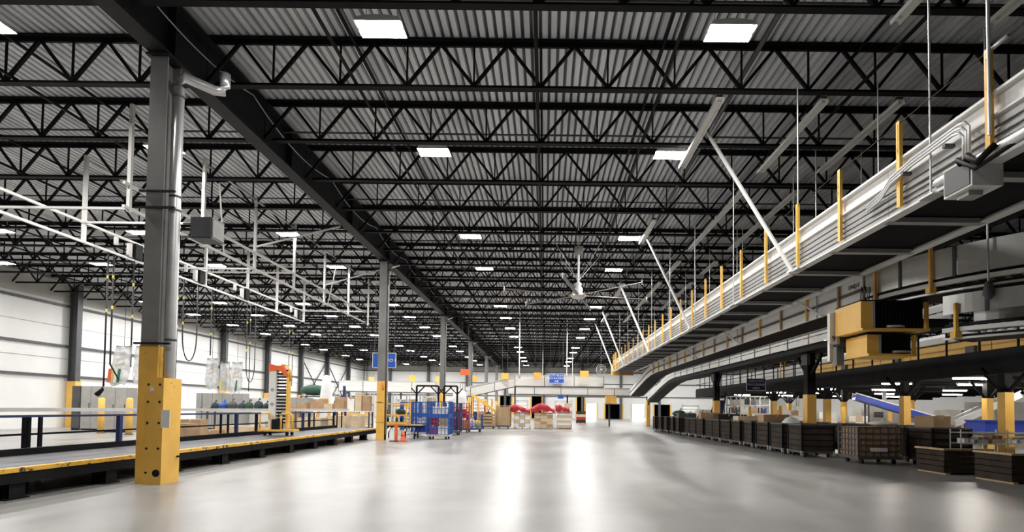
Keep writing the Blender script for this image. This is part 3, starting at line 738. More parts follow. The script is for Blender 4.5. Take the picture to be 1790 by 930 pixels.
# ================================================================ middle distance: cages, cones, pallets
def cage_proto(name, w, d, h, m, panel, nbars, nrails, slab):
    t = thing(name, 'x', 'cart')
    z0 = .26
    bb('base', (-w / 2, -d / 2, z0 - .1), (w / 2, d / 2, z0), slab, t)
    for sx in (-1, 1):
        for sy in (-1, 1):
            bb('corner_post', (sx * w / 2 - .03, sy * d / 2 - .03, z0), (sx * w / 2 + .03, sy * d / 2 + .03, h), m, t)
            wh = MB().tube([(sx * w * .36 - .03, sy * d * .36, .08), (sx * w * .36 + .03, sy * d * .36, .08)], .08, 14).build('wheel', 'rubber', t)
            rod('caster_fork', (sx * w * .36, sy * d * .36, .08), (sx * w * .36, sy * d * .36, z0 - .1), .03, 'galv', wh)
    for k in range(nrails):
        z = z0 + (h - z0) * (k + 1) / nrails - .02
        for sy in (-1, 1): bar('wire_rail', (-w / 2, sy * d / 2, z), (w / 2, sy * d / 2, z), .03, .03, m, t)
        for sx in (-1, 1): bar('wire_rail', (sx * w / 2, -d / 2, z), (sx * w / 2, d / 2, z), .03, .03, m, t)
    for k in range(1, nbars):
        x = -w / 2 + w * k / nbars; y = -d / 2 + d * k / nbars
        for sy in (-1, 1): bar('wire_bar', (x, sy * d / 2, z0), (x, sy * d / 2, h), .028, .028, m, t)
        for sx in (-1, 1): bar('wire_bar', (sx * w / 2, y, z0), (sx * w / 2, y, h), .028, .028, m, t)
    if panel:
        za, zb = panel
        for sy in (-1, 1): bb('band_panel', (-w / 2 + .02, sy * d / 2 - .012, za), (w / 2 - .02, sy * d / 2 + .012, zb), m, t)
        for sx in (-1, 1): bb('band_panel', (sx * w / 2 - .012, -d / 2 + .02, za), (sx * w / 2 + .012, d / 2 - .02, zb), m, t)
    return t
def place(proto, used, M, label, group):
    if not used: proto.matrix_basis = M; WM[proto.name] = M; proto['label'] = label; proto['group'] = group; return proto
    return copy_tree(proto, None, M, label, group)
GB = 'wire cage carts in the aisle'
bc = cage_proto('cage_cart', 1.18, .85, 2.02, 'blue', (1.14, 1.36), 6, 5, 'galv')
place(bc, 0, at(hx(768, 28.2), 28.4, 0, -.06), 'tall blue wire cage cart with a solid blue band, standing clear in front', GB)
place(bc, 1, at(hx(738, 30.6), 30.8, 0, .1), 'blue wire cage cart just behind the yellow rimmed trolley', GB)
place(bc, 1, at(hx(718, 33.2), 33.4, 0, .05), 'blue wire cage cart deepest behind the yellow rimmed trolley', GB)
rc = cage_proto('cage_cart', 1.1, .85, 2.05, 'red', (1.3, 1.42), 6, 6, 'dgrey')
place(rc, 0, at(hx(806, 36.5), 36.6, 0, .12), 'red wire cage cart beyond the tall blue one', GB)
pc = cage_proto('cage_cart', 1.0, .85, 2.0, 'navy', (1.15, 1.36), 6, 6, 'dgrey')
place(pc, 0, at(hx(791, 32.8), 33.0, 0, 0), 'dark navy wire cage cart between the tall blue and red ones', GB)
lc = cage_proto('low_cage_cart', 1.05, .8, 1.25, 'blue', None, 5, 3, 'blue')
place(lc, 0, at(hx(829, 37.5), 37.8, 0, 0), 'low blue wire cart with white and yellow sacks', GB)
def filler(label, c, d, m, rz=0): carton(label, c, d, m, rz, 'goods inside the cages', 'parcel', 'parcel')
x = hx(768, 28.2); y = 28.4
for k, (dx, dy, z, w, d, h, m) in enumerate(((-.3, .0, .27, .45, .6, .5, 'purple'), (.22, .05, .27, .5, .6, .42, 'paper'), (-.28, 0, .78, .4, .5, .55, 'red'), (.26, 0, .70, .42, .5, .6, 'card2'), (.0, .05, 1.35, .7, .5, .4, 'paper'))):
    filler(('purple', 'white lower', 'red', 'pale brown', 'white upper')[k] + ' parcel inside the tall front blue cage', (x + dx, y + dy, z), (w, d, h), m)
x = hx(806, 36.5); y = 36.6
for k, (dx, z, w, h, m) in enumerate(((-.2, .27, .5, .7, 'purple'), (.26, .27, .4, .6, 'card'), (0, 1.0, .7, .6, 'red'))):
    filler(('purple', 'brown', 'red')[k] + ' parcel inside the red cage', (x + dx, y, z), (w, .55, h), m)
x = hx(829, 37.5); y = 37.8
sack('white sack in the low blue wire cart', (x - .2, y, .27), (.26, .28, .7), 'paper', 'sacks in the low cart', 41)
sack('yellow sack in the low blue wire cart', (x + .24, y, .27), (.24, .28, .6), 'yelfilm', 'sacks in the low cart', 42)
x = hx(738, 30.6); y = 30.8
filler('dark blue parcel inside the cage behind the yellow rimmed trolley', (x, y, .27), (.8, .6, .5), 'blue2')
filler('white parcel on top in the cage behind the yellow rimmed trolley', (x + .1, y, .78), (.7, .5, .3), 'paper')

# yellow rimmed trolley on the wooden flatbed
Y = 28.35
t = thing('flatbed_trolley', 'pale wooden flatbed trolley on bent black legs behind the traffic cone', 'trolley', (hx(705, Y), Y, 0))
xa, xb, zt = hx(672, Y), hx(738, Y) + .1, .76
for k in range(5): bb('deck_board', (xa, Y - .45 + k * .19, zt - .05), (xb, Y - .45 + k * .19 + .17, zt), 'wood', t)
bb('frame', (xa, Y - .46, zt - .12), (xb, Y + .46, zt - .05), 'black', t)
for xx in (xa + .15, (xa + xb) / 2, xb - .4):
    for yy in (Y - .38, Y + .38): MB().tube([(xx + .25, yy, zt - .1), (xx + .12, yy, zt - .2), (xx, yy, .3), (xx, yy, .01)], .035, 8).build('leg', 'black', t)
t = thing('yellow_rack', 'yellow framed rack of tools and wheels on the wooden flatbed', 'rack', (hx(692, Y), Y, zt))
xa, xb = hx(673, Y), hx(714, Y)
for xx in (xa, xb):
    for yy in (Y - .4, Y + .4): bb('upright', (xx - .03, yy - .03, zt), (xx + .03, yy + .03, 2.05 if yy > Y else 1.9), 'yellowc', t)
for z in (zt + .05, 1.28, 1.88):
    for yy in (Y - .4, Y + .4): bb('cross_rail', (xa, yy - .03, z - .04), (xb, yy + .03, z + (.1 if z < 1 else .02)), 'yellowc', t)
bb('tray', (xa, Y - .4, 1.24), (xb, Y + .4, 1.27), 'wood', t); bb('tray', (xa, Y - .4, zt + .01), (xb, Y + .4, zt + .04), 'wood', t)
for k in range(4):
    xx = xa + .2 + k * .24
    t2 = thing('spray_can', ('first', 'second', 'third', 'last')[k] + ' dark can standing low in the yellow rack', 'can', (xx, Y - .1, zt + .04), group='cans in the yellow rack')
    MB().lathe([(.07, 0), (.07, .26), (.04, .3), (.03, .34)], (xx, Y - .1, zt + .04), 12).build('body', ('rubber', 'paper', 'dgrey', 'rubber')[k], t2)
    MB().lathe([(.025, .34), (.025, .38)], (xx, Y - .1, zt + .04), 8).build('nozzle', 'red', t2)
sack('blue grey bundle on the upper tray of the yellow rack', (xa + .85, Y, 1.27), (.26, .25, .35), 'sack', 'bundles', 52)
t2 = thing('spare_wheel', 'black spare caster wheel leaning in the yellow rack near the column', 'wheel', (xa + .15, Y - .2, 1.27))
MB().tube([(xa + .1, Y - .2, 1.42), (xa + .18, Y - .2, 1.42)], .15, 16).build('tyre', 'rubber', t2); MB().tube([(xa + .09, Y - .2, 1.42), (xa + .19, Y - .2, 1.42)], .07, 12).build('hub', 'red', t2)

def cone(label, x, y, h=.62):
    t = thing('traffic_cone', label, 'cone', (x, y, 0), group='traffic cones')
    bb('base', (x - .19, y - .19, 0), (x + .19, y + .19, .035), 'orange', t)
    MB().lathe([(.14, .035), (.125, .08), (.035, h), (.02, h + .01)], (x, y, 0), 16).build('shell', 'orange', t)
    f = .45; r0 = .125 + (.035 - .125) * f; r1 = .125 + (.035 - .125) * (f + .22)
    MB().lathe([(r0 + .014, .08 + (h - .08) * f), (r1 + .014, .08 + (h - .08) * (f + .22))], (x, y, 0), 16).build('collar', 'orange' if 'flatbed' in label else 'paper', t)
cone('orange traffic cone on the floor before the flatbed trolley', hx(706, 25.8), 25.8, .55)
cone('orange traffic cone in front of the dark floor machine, aisle side', hx(1155, 44.5), 44.5, .75)
cone('orange traffic cone behind the dark floor machine', hx(1178, 44), 44, .75)
Y = 25.9; x = hx(693.5, Y)
t = thing('delineator_post', 'flat orange delineator post beside the traffic cone', 'post', (x, Y, 0))
bb('blade', (x - .08, Y - .02, .04), (x + .08, Y + .02, .86), 'orange', t); bb('foot', (x - .3, Y - .14, 0), (x + .3, Y + .14, .04), 'rubber', t)

# black steel portal frames
for k, (pa, pb, Y, lab) in enumerate(((728, 766, 34.5, 'black steel portal with knee braces behind the blue cages, nearer the mast'), (776, 799, 35.2, 'black steel portal with knee braces behind the red cage'))):
    t = thing('steel_portal', lab, 'frame', (hx(pa, Y), Y, 0))
    zt = zat(677, Y); xa, xb = hx(pa, Y), hx(pb, Y)
    for xx, s in ((xa, 1), (xb, -1)):
        bar('post', (xx, Y, 0), (xx, Y, zt), .11, .11, 'black', t)
        bar('knee_brace', (xx, Y, zt - .55), (xx + s * .5, Y, zt - .05), .07, .07, 'black', t)
        bar('knee_brace', (xx, Y, zt - .55), (xx - s * .35, Y, zt - .15), .07, .07, 'black', t)
    bar('beam', (xa, Y, zt), (xb, Y, zt), .11, .11, 'black', t)

# pallet loads on the end of the aisle
def pallet_load(name, label, px0, px1, Y, h, m, rows, cols, dep=1.2, wrap=None):
    x0, x1 = hx(px0, Y), hx(px1, Y)
    t = thing(name, label, 'pallet load', ((x0 + x1) / 2, Y, 0), group='pallet loads at the end of the aisle')
    for k in range(3): bb('pallet_runner', (x0 + (x1 - x0) * k / 2.0 * .94, Y, 0), (x0 + (x1 - x0) * (k / 2.0 * .94 + .06), Y + dep, .1), 'wood', t)
    for k in range(6): bb('pallet_board', (x0, Y + dep * k / 6, .1), (x1, Y + dep * (k + .8) / 6, .13), 'wood', t)
    for r in range(rows):
        for c in range(cols):
            for d in range(2):
                a = x0 + (x1 - x0) * c / cols; b_ = x0 + (x1 - x0) * (c + 1) / cols
                z0 = .13 + (h - .13) * r / rows; z1 = .13 + (h - .13) * (r + 1) / rows
                q = random.uniform(-.02, .02)
                bb('case', (a + .012, Y + dep * d / 2 + .01 + q, z0 + .004), (b_ - .012, Y + dep * (d + 1) / 2 - .01 + q, z1 - .006), m[(r + c) % len(m)], t)
    return t, x0, x1
pallet_load('pallet_load', 'pallet of white cartons next to the caged load', 899, 927, 45.0, 1.45, ['paper', 'card2'], 4, 3)
pallet_load('pallet_load', 'wide pallet of brown cartons in the middle, under the red wrap', 934, 967, 45.0, 1.4, ['card2', 'card2', 'card'], 5, 3)
pallet_load('pallet_load', 'pallet of flat cream slabs at the aisle end of the row', 974, 999, 45.0, 1.55, ['card2', 'paper'], 7, 1)
pallet_load('pallet_load', 'tall pallet stack standing behind the cream slabs', 975, 1000, 47.4, 2.25, ['card2', 'card', 'paper'], 6, 2)
pallet_load('pallet_load', 'small far pallet with dark load by the bright dock door', 1008, 1024, 62.0, 1.5, ['brown', 'red', 'card2'], 4, 1)
def drape(label, px0, px1, Y, z, dep, seed):
    x0, x1 = hx(px0, Y), hx(px1, Y); nx, ny = 18, 8; vs = []; rnd = random.Random(seed)
    ph = rnd.random() * 6
    for s in (0, 1):
        for j in range(ny + 1):
            for i in range(nx + 1):
                u, v = i / nx, j / ny
                front = max(0, .25 - v) / .25
                zz = z + .16 * math.sin(5 * u + ph) * (1 - front) + .07 * math.sin(17 * u + 9 * v) + .18 * math.sin(math.pi * u) - front * .42 + .02 - s * .03
                vs.append((x0 + (x1 - x0) * u, Y - .06 + dep * max(0, v - .25 * (1 - front)) + .04 * math.sin(21 * u), zz))
    N = (nx + 1) * (ny + 1); fs = []
    for s in (0, 1):
        for j in range(ny):
            for i in range(nx):
                q = (s * N + j * (nx + 1) + i, s * N + j * (nx + 1) + i + 1, s * N + (j + 1) * (nx + 1) + i + 1, s * N + (j + 1) * (nx + 1) + i)
                fs.append(q if s == 0 else q[::-1])
    b = MB(); b.add(vs, fs); b.sm = True
    t = thing('red_tarp', label, 'tarp', (x0, Y, z), group='red tarps over the pallets')
    b.build('sheet', 'wrap', t); rod('hem_cord', (x0, Y - .08, z - .42), (x1, Y - .08, z - .42), .02, 'red', t)
drape('crumpled red tarp over the white carton pallet', 890, 927, 44.95, 1.72, 1.5, 1)
drape('crumpled red tarp over the middle brown pallet', 928, 970, 44.95, 1.78, 1.6, 2)
drape('thin red tarp end over the cream slabs', 971, 996, 44.95, 1.80, 1.2, 3)
cc = cage_proto('carton_cage', 1.1, .9, 1.95, 'wood', None, 7, 8, 'dgrey')
place(cc, 0, at(hx(880, 44.6), 44.9, 0, -.1), 'pale wire cage packed with cardboard beside the red wrapped pallets', GB)
filler('block of flattened cardboard filling the pale wire cage', (hx(880, 44.6), 44.9, .27), (.95, .75, 1.55), 'card2', -.1)
Y = 44.3; x0, x1 = hx(842, Y), hx(866, Y)
t = thing('wooden_crate_cart', 'low orange brown crate cart with a black bundle, next to the pale cage', 'cart', ((x0 + x1) / 2, Y, 0))
bb('base', (x0, Y - .4, .15), (x1, Y + .4, .22), 'dgrey', t)
for k in range(4):
    bb('slat', (x0, Y - .42, .26 + k * .26), (x1, Y - .39, .46 + k * .26), 'card', t); bb('slat', (x0, Y + .39, .26 + k * .26), (x1, Y + .42, .46 + k * .26), 'card', t)
for xx in (x0, x1): 
    for yy in (Y - .4, Y + .4): bb('corner_post', (xx - .03, yy - .03, .2), (xx + .03, yy + .03, 1.5), 'wood', t); 
for xx in (x0 + .15, x1 - .15):
    for yy in (Y - .3, Y + .3): MB().tube([(xx - .03, yy, .075), (xx + .03, yy, .075)], .075, 12).build('wheel', 'rubber', t)
sack('black bundle in the orange brown crate cart', ((x0 + x1) / 2, Y, .22), (.42, .3, 1.2), 'rubber', 'bundles', 61)
# tall red and yellow racks behind
for k, (px, Y, h, m, lab) in enumerate(((848, 50, 2.6, 'yellowc', 'yellow frame cart below the conveyor incline'), (836, 52, 2.4, 'red', 'red frame cart below the conveyor incline'))):
    pr = cage_proto('frame_cart', 1.3, .9, h, m, None, 3, 3, 'dgrey')
    place(pr, 0, at(hx(px, Y), Y, 0, 0), lab, 'frame carts under the incline')
    filler(('brown', 'navy')[k] + ' load inside the ' + ('yellow', 'red')[k] + ' frame cart', (hx(px, Y), Y, .27), (1.0, .7, 1.1), ('card', 'navy')[k])

# ---------------------------------------------------------------- conveyor bridge across the aisle end
Yb = 50.0
za = zat(676, Yb)
white_conveyor('bridge_conveyor', 'white upper bridge conveyor across the aisle end, behind the blue sign', (hx(900, Yb), Yb, za), (hx(1054, Yb), Yb, za), 1.1, 1.0, (.0,))
white_conveyor('incline_conveyor', 'white conveyor incline dropping from the bridge to the cages', (hx(818, Yb - 2.5), Yb - 2.5, zat(695, Yb - 2.5)), (hx(899, Yb), Yb, za), 1.0, .85, (.1,))
white_conveyor('bridge_conveyor', 'lower white conveyor just below the bridge', (hx(888, 53.2), 53.2, zat(690, 53.2)), (hx(1118, 53.2), 53.2, zat(691, 53.2)), 1.1, .75, (.02, .45, .77))
t = thing('feed_chute', 'narrow pale chute sloping from the incline foot to the pale cage', 'chute', (hx(824, 46.5), 46.5, 0))
bar('slide', (hx(824, 46.5), 46.5, zat(692, 46.5)), (hx(868, 46.0), 46.0, zat(722, 46)), .5, .08, 'white', t)
for s in (-.26, .26): bar('side_lip', (hx(824, 46.5), 46.5 + s, zat(691, 46.5)), (hx(868, 46.0), 46.0 + s, zat(721, 46)), .04, .2, 'yellowc', t)
bar('support_leg', (hx(826, 46.5), 46.5, 0), (hx(826, 46.5), 46.5, zat(693, 46.5)), .1, .1, 'yellowc', t)
bar('support_leg', (hx(866, 46.0), 46.0, 0), (hx(866, 46.0), 46.0, zat(722, 46.0)), .1, .1, 'yellowc', t)

# ---------------------------------------------------------------- hung signs
def sign(name, label, px0, px1, py0, py1, Y, m, lines, tm='text', wires=True, rim=True, size=None, xo=0):
    a, b_ = P(px0, py0, Y=Y), P(px1, py1, Y=Y); x0, x1, z1, z0 = a.x, b_.x, a.z, b_.z
    t = thing(name, label, 'sign', ((x0 + x1) / 2, Y, z0))
    bb('panel', (x0, Y - .02, z0), (x1, Y + .02, z1), m, t)
    if rim:
        for (q0, q1) in (((x0, z0), (x1, z0)), ((x0, z1), (x1, z1)), ((x0, z0), (x0, z1)), ((x1, z0), (x1, z1))):
            bar('rim', (q0[0], Y - .022, q0[1]), (q1[0], Y - .022, q1[1]), .03, .03, 'paper' if tm == 'text' else 'dgrey', t)
    n = len(lines); h = (z1 - z0)
    for k, s in enumerate(lines):
        sz = size or h / (n + .6)
        text('lettering', s, sz, tm, t, Matrix.Translation(((x0 + x1) / 2 + xo, Y - .028, z1 - h * (k + .5 + .15) / (n + .3))) @ FACE)
    if wires:
        for xx in (x0 + .1, x1 - .1): rod('hang_wire', (xx, Y, z1), (xx, Y, ZT + .02), .012, 'dgrey', t)
    return t
sign('hanging_sign', 'blue hanging sign half hidden by the second column', 652, 692, 617, 643, 29.6, 'sign', ['RO 3'], size=.23, xo=.42)
sign('hanging_sign', 'blue hanging sign with three lines in front of the bridge conveyor', 960, 986, 653, 670, 49.0, 'sign', ['CITY BULK', 'PACKAGING', 'AIR'], size=.27)
sign('hanging_sign', 'small blue sign below the bridge conveyors', 975, 985, 691, 697, 56.0, 'sign', [], rim=False)
sign('hanging_sign', 'dark blue sign in front of the mezzanine edge', 1305, 1338, 662, 683, 30.0, 'navy', ['NON-CON', 'PROCESSING', 'AREA'], size=.17)
sign('hanging_sign', 'orange notice hanging between the third and fourth columns', 805, 820, 645, 656, 47.0, 'orange', [], rim=False)
for k, (px, py, w, Y, lab) in enumerate(((649, 664, 8, 60, 'beside the second column'), (720, 661, 10, 60, 'before the end wall between second and third column'), (766, 663, 8, 60, 'just before the third column'), (829, 661, 8, 60, 'just after the fourth column'), (882, 657, 13, 48.5, 'above the conveyor incline'), (939, 656, 13, 49.0, 'beside the three line blue sign'), (1021, 653, 14, 48.5, 'above the end of the bridge conveyor'))):
    sign('aisle_marker', 'plain yellow marker board hanging ' + lab, px - w // 2, px + w // 2 + 1, py - 5, py + 6, Y, 'yellowc', [], rim=False)
for k, (px, Y) in enumerate(((907, 47), (990, 52), (948, 70), (1000, 70))):
    t = thing('drop_conduit', ('pale drop conduit over the incline top', 'pale drop conduit beside the three line sign', 'far drop conduit over the aisle, column side', 'far drop conduit over the aisle, conveyor side')[k], 'conduit', (hx(px, Y), Y, 5))
    rod('pipe', (hx(px, Y), Y, zat(662, Y)), (hx(px, Y), Y, ZT + .02), .05, 'white', t)
    bb('junction_box', (hx(px, Y) - .12, Y - .1, zat(662, Y)), (hx(px, Y) + .12, Y + .1, zat(662, Y) + .3), 'cabinet', t)
# round pedestal fan
Y = 48.0; x, z = hx(1050, Y), zat(645, Y)
t = thing('drum_fan', 'round caged drum fan hanging at the far end of the high conveyor', 'fan', (x, Y, z))
MB().tube([(x, Y - .15, z), (x, Y + .15, z)], .45, 24, False).build('drum', 'galv', t)
for k in range(5):
    a = k * 2 * math.pi / 5; bar('blade', (x, Y, z), (x + .4 * math.cos(a), Y + .03, z + .4 * math.sin(a)), .03, .16, 'dgrey', t)
for r in (.15, .3, .44): MB().tube([(x + r * math.cos(i * .2618), Y - .16, z + r * math.sin(i * .2618)) for i in range(25)], .012, 5, False).build('guard_ring', 'white', t)
rod('hub', (x, Y - .17, z), (x, Y + .1, z), .08, 'white', t); rod('hanger', (x, Y, z + .45), (x, Y, ZT + .02), .025, 'dgrey', t)

# big ceiling fan
Y = 25.0; x, z = 1.52, 7.12
t = thing('ceiling_fan', 'huge slow ceiling fan with long pale blades hanging over the aisle', 'ceiling fan', (x, Y, z))
for k in range(6):
    a = k * math.pi / 3 + .28
    d = V((math.cos(a), math.sin(a), 0)); s = V((-d.y, d.x, 0))
    MB().prism([(-.08, -.012), (-.02, .02), (.08, .010), (.0, -.005)], V((x, Y, z)) + d * .3, V((x, Y, z + .05)) + d * 3.6, s, (0, 0, 1)).build('blade', 'grey', t)
    bar('blade_root', V((x, Y, z)) + d * .1, V((x, Y, z)) + d * .45, .1, .03, 'yellow', t)
    rod('winglet', V((x, Y, z - .05)) + d * 3.6, V((x, Y, z + .17)) + d * 3.6, .03, 'white', t)
MB().lathe([(.30, -.12), (.34, -.06), (.34, .05), (.2, .1), (.2, .35), (.14, .4), (.14, .6), (.06, .65)], (x, Y, z), 18).build('motor_hub', 'galv', t)
rod('drop_rod', (x, Y, z + .6), (x, Y, ZT + .02), .05, 'white', t)
bb('mount_box', (x - .2, Y - .2, ZB - .35), (x + .2, Y + .2, ZB), 'grey', t)
for k in range(4):
    a = k * math.pi / 2 + .7; rod('guy_wire', (x, Y, z + .7), (x + 1.6 * math.cos(a), Y + 1.6 * math.sin(a), ZB), .008, 'galv', t)

# ================================================================ right side: overhead conveyors
CL, CRX, CZ, CH_ = 6.0, 7.7, 5.05, .90
CY0, CY1 = 2.0, 46.0
t = thing('high_conveyor', 'long white overhead conveyor hung from the roof, with yellow guard posts', 'conveyor', (CL, CY0, CZ))
y = CY0
while y < CY1:
    ye = min(y + 3.56, CY1)
    for X, s in ((CL, -1), (CRX, 1)):
        bb('side_panel', (X - .02, y + .006, CZ), (X + .02, ye - .006, CZ + CH_), 'white', t)
    bb('belly_pan', (CL + .03, y + .01, CZ + .06), (CRX - .03, ye - .01, CZ + .09), 'black', t)
    y = ye
for X, s in ((CL, -1), (CRX, 1)):
    bb('top_flange', (X - (.10 if s < 0 else .02), CY0, CZ + CH_ - .04), (X + (.02 if s < 0 else .10), CY1, CZ + CH_), 'white', t)
    bb('upper_rib', (X + s * .02, CY0, CZ + CH_ * .62), (X + s * .09, CY1, CZ + CH_ * .62 + .03), 'white', t)
    bb('bottom_flange', (X - .09, CY0, CZ - .03), (X + .09, CY1, CZ), 'white', t)
for k, z in enumerate((.10, .20, .30, .42)):
    rod('conduit', (CL - .05, CY0, CZ + z), (CL - .05, CY1, CZ + z), .016, 'dgrey', t)  # dark grey paints in the shadow lines between the conduits
bb('belt', (CL + .05, CY0, CZ + .55), (CRX - .05, CY1, CZ + .58), 'rubber', t)
k = 0; y = 3.35
PY = []
while y < CY1 - .3:
    PY.append(y)
    bb('cross_member', (CL, y + .45, CZ - .035), (CRX, y + .60, CZ + .05), 'cabinet', t)
    p = bb('guard_post', (CL - .14, y - .04, CZ + .05), (CL - .08, y + .04, CZ + 1.50), 'yellowc', t)
    bb('post_slot', (CL - .145, y - .012, CZ + .95), (CL - .14, y + .012, CZ + 1.45), 'edge', p)
    y += 1.78
MB().tube([(CL - .11, q, CZ + 1.47) for q in PY], .008, 5).build('guard_cable', 'brown', t)
MB().tube([(CL - .11, 6.95, CZ + 1.47), (CL - .11, 6.6, CZ + 1.47)], .03, 6).build('cable_sleeve', 'galv', t)
for q in (8.0, 12.25, 16.5, 20.8, 25, 29.3, 33.5, 37.8, 42):
    h = rod('hanger_rod', (CL - .10, q, CZ - .05), (CL - .10, q, ZB), .016, 'galv', t)
    box('hanger_plate', (CL - .08, q, CZ - .05), (.22, .3, .03), 'galv', h)
    rod('hanger_rod', (CRX + .10, q, CZ - .05), (CRX + .10, q, ZB), .014, 'galv', t)
rod('hanger_rod', (CL - .16, 6.85, CZ + .3), (CL - .16, 6.85, ZT), .022, 'galv', t)
for q in (12.5, 21.4, 30.0, 39.5, 45.4):
    b = bar('sway_brace', (CL - .12, q, CZ - .02), (4.45, q + 2.0, ZB), .10, .07, 'white', t)
    box('brace_foot', (CL - .1, q, CZ - .02), (.2, .25, .06), 'white', b)
bb('end_guard', (CL - .2, CY1 - .05, CZ - .3), (CL + .5, CY1 + .6, CZ + .6), 'yellow', t)
bb('end_drum', (CL + .5, CY1 - .05, CZ - .3), (CRX, CY1 + .5, CZ + .1), 'card', t)
for q in (44.0, 44.9, 45.8): bb('guard_post', (CL - .14, q - .04, CZ + .05), (CL - .08, q + .04, CZ + 1.5), 'yellowc', t)

# conduit run and control boxes on the near flank of that conveyor
t = thing('conduit_bundle', 'three bent grey conduits climbing the near flank of the high conveyor', 'conduit', (CL - .2, 7.0, CZ))
for k in range(3):
    o = .05 * k
    MB().tube([(CL - .10, 9.6, CZ + .42 - o), (CL - .16, 9.1, CZ + .45 - o), (CL - .18, 8.8, CZ + .60 - o), (CL - .19, 8.3, CZ + .66 - o), (CL - .19, 7.35 + o, CZ + .70 - o), (CL - .19, 7.22 + o, CZ + .68 - o), (CL - .19, 7.15 + o, CZ + .58 - o), (CL - .19, 7.15 + o, CZ - .02)], .02, 8).build('conduit', 'galv', t)
for q in (8.45, 7.55): bb('clip_rail', (CL - .24, q - .03, CZ + .48), (CL - .09, q + .03, CZ + .53), 'dgrey', t)
t = thing('control_box', 'grey control box with black cable plugs under the near high conveyor', 'control box', (CL - .2, 6.9, CZ - .35))
bb('case', (CL - .32, 6.95, CZ - .33), (CL + .1, 7.45, CZ + .08), 'white', t)
bb('door_panel', (CL - .335, 6.98, CZ - .30), (CL - .32, 7.42, CZ + .05), 'dgrey', t)
MB().tube([(CL - .34, 7.02, CZ - .02), (CL - .42, 6.9, CZ + .04), (CL - .42, 6.75, CZ - .12), (CL - .3, 6.6, CZ + .05)], .045, 8).build('plug_cable', 'rubber', t)
MB().tube([(CL - .34, 7.12, CZ + .02), (CL - .44, 7.05, CZ + .06), (CL - .40, 6.8, CZ - .18), (CL - .25, 6.5, CZ - .05), (CL - .1, 6.0, CZ + .1)], .03, 8).build('plug_cable', 'rubber', t)
bb('foot_bracket', (CL - .25, 7.1, CZ - .40), (CL - .05, 7.3, CZ - .33), 'cabinet', t)
rod('mount_tube', (CL - .22, 7.7, CZ + .02), (CL - .22, 5.6, CZ + .02), .07, 'galv', t)

# roof strut channels carrying the hangers
CHN = [(4.25, 12.8, 16.5, 'first'), (4.35, 21.2, 24.2, 'second'), (4.7, 32, 36, 'third'), (4.9, 42, 46, 'fourth')]
def channel(X, ya, yb, label):
    t = thing('strut_channel', label, 'channel', (X, ya, ZB), group='roof strut channels')
    b = MB(); w, h = .10, .09
    b.prism([(-w, 0), (w, 0), (w, -h), (w - .03, -h), (w - .03, -.02), (-w + .03, -.02), (-w + .03, -h), (-w, -h)], (X, ya, ZB - .01), (X, yb, ZB - .01), (1, 0, 0), (0, 0, 1)); b.build('channel', 'white', t)
    for q in (ya + .12, yb - .12): box('beam_clamp', (X, q, ZB + .03), (.16, .08, .12), 'dgrey', t)
for X, ya, yb, n in CHN: channel(X, ya, yb, '%s pale roof channel over the aisle flank of the high conveyor' % n)
for k, (ya, yb) in enumerate(((7.6, 10.2), (12.8, 16.8), (18.2, 25), (27, 29.6), (31.5, 40), (42, 46))):
    channel(6.85, ya, yb, '%s pale roof channel directly above the high conveyor' % ORD[k])
for k, (ya, yb) in enumerate(((7.6, 10.2), (12.8, 16.8), (18.2, 25), (27, 29.6), (31.5, 40))):
    channel(8.75, ya, yb, '%s pale roof channel beyond the high conveyor, over the lower one' % ORD[k])

# lower conveyor with the near curve
def arc(cx, cy, R, a0, a1, n, z): return [(cx - R * math.cos(a), cy - R * math.sin(a), z) for a in (a0 + (a1 - a0) * i / n for i in range(n + 1))]
t = thing('lower_conveyor', 'white lower conveyor below the high one, dipping toward the dock', 'conveyor', (8.0, 12.8, 4.43))
path = [(8.6, 13.2, 4.43), (8.6, 18, 4.43), (8.6, 23, 4.43), (8.6, 28, 4.43), (8.6, 33, 4.43), (8.6, 38, 4.43), (8.6, 40, 4.36), (8.6, 42, 4.15), (8.6, 46, 3.55), (8.6, 49.5, 3.0)]
for sx, nm in ((-.6, 'a'), (.6, 'b')):
    MB().sweep(path, [(-sx - .03, 0), (-sx + .03, 0), (-sx + .03, .30), (-sx - .03, .30)]).build('side_panel', 'white', t)
    MB().sweep(path, [(-sx - .02, .36), (-sx + .02, .36), (-sx + .02, .70), (-sx - .02, .70)]).build('side_panel', 'white', t)
    MB().sweep(path, [(-sx - .05, .66), (-sx + .05, .66), (-sx + .05, .71), (-sx - .05, .71)]).build('top_flange', 'galv', t)
    MB().sweep(path, [(-sx - .06, .29), (-sx + .06, .29), (-sx + .06, .37), (-sx - .06, .37)]).build('mid_rib', 'dgrey', t)
MB().sweep(path, [(-.57, .02), (.57, .02), (.57, .07), (-.57, .07)]).build('belly_pan', 'black', t)
MB().sweep(path, [(-.55, .40), (.55, .40), (.55, .44), (-.55, .44)]).build('belt', 'rubber', t)
for k in range(15):
    y = 14.2 + k * 1.75
    z = 4.43
    bb('guard_post', (7.90, y - .03, z), (7.96, y + .03, z + .95), 'yellow' if k % 2 else 'card', t)
for y in (15, 21.4, 27.5, 33.5):
    bar('knee_brace', (7.92, y, 4.4), (7.5, y + .7, 5.0), .07, .05, 'white', t)
    rod('hanger_rod', (7.95, y + .4, 4.4), (7.95, y + .4, ZB), .018, 'galv', t); rod('hanger_rod', (9.3, y + .4, 4.4), (9.3, y + .4, ZB), .018, 'galv', t)
text('lettering', 'UNLJ-3', .16, 'btext', t, Matrix.Translation((7.965, 13.55, 4.93)) @ Matrix.Rotation(-math.pi / 2, 4, 'Z') @ FACE)

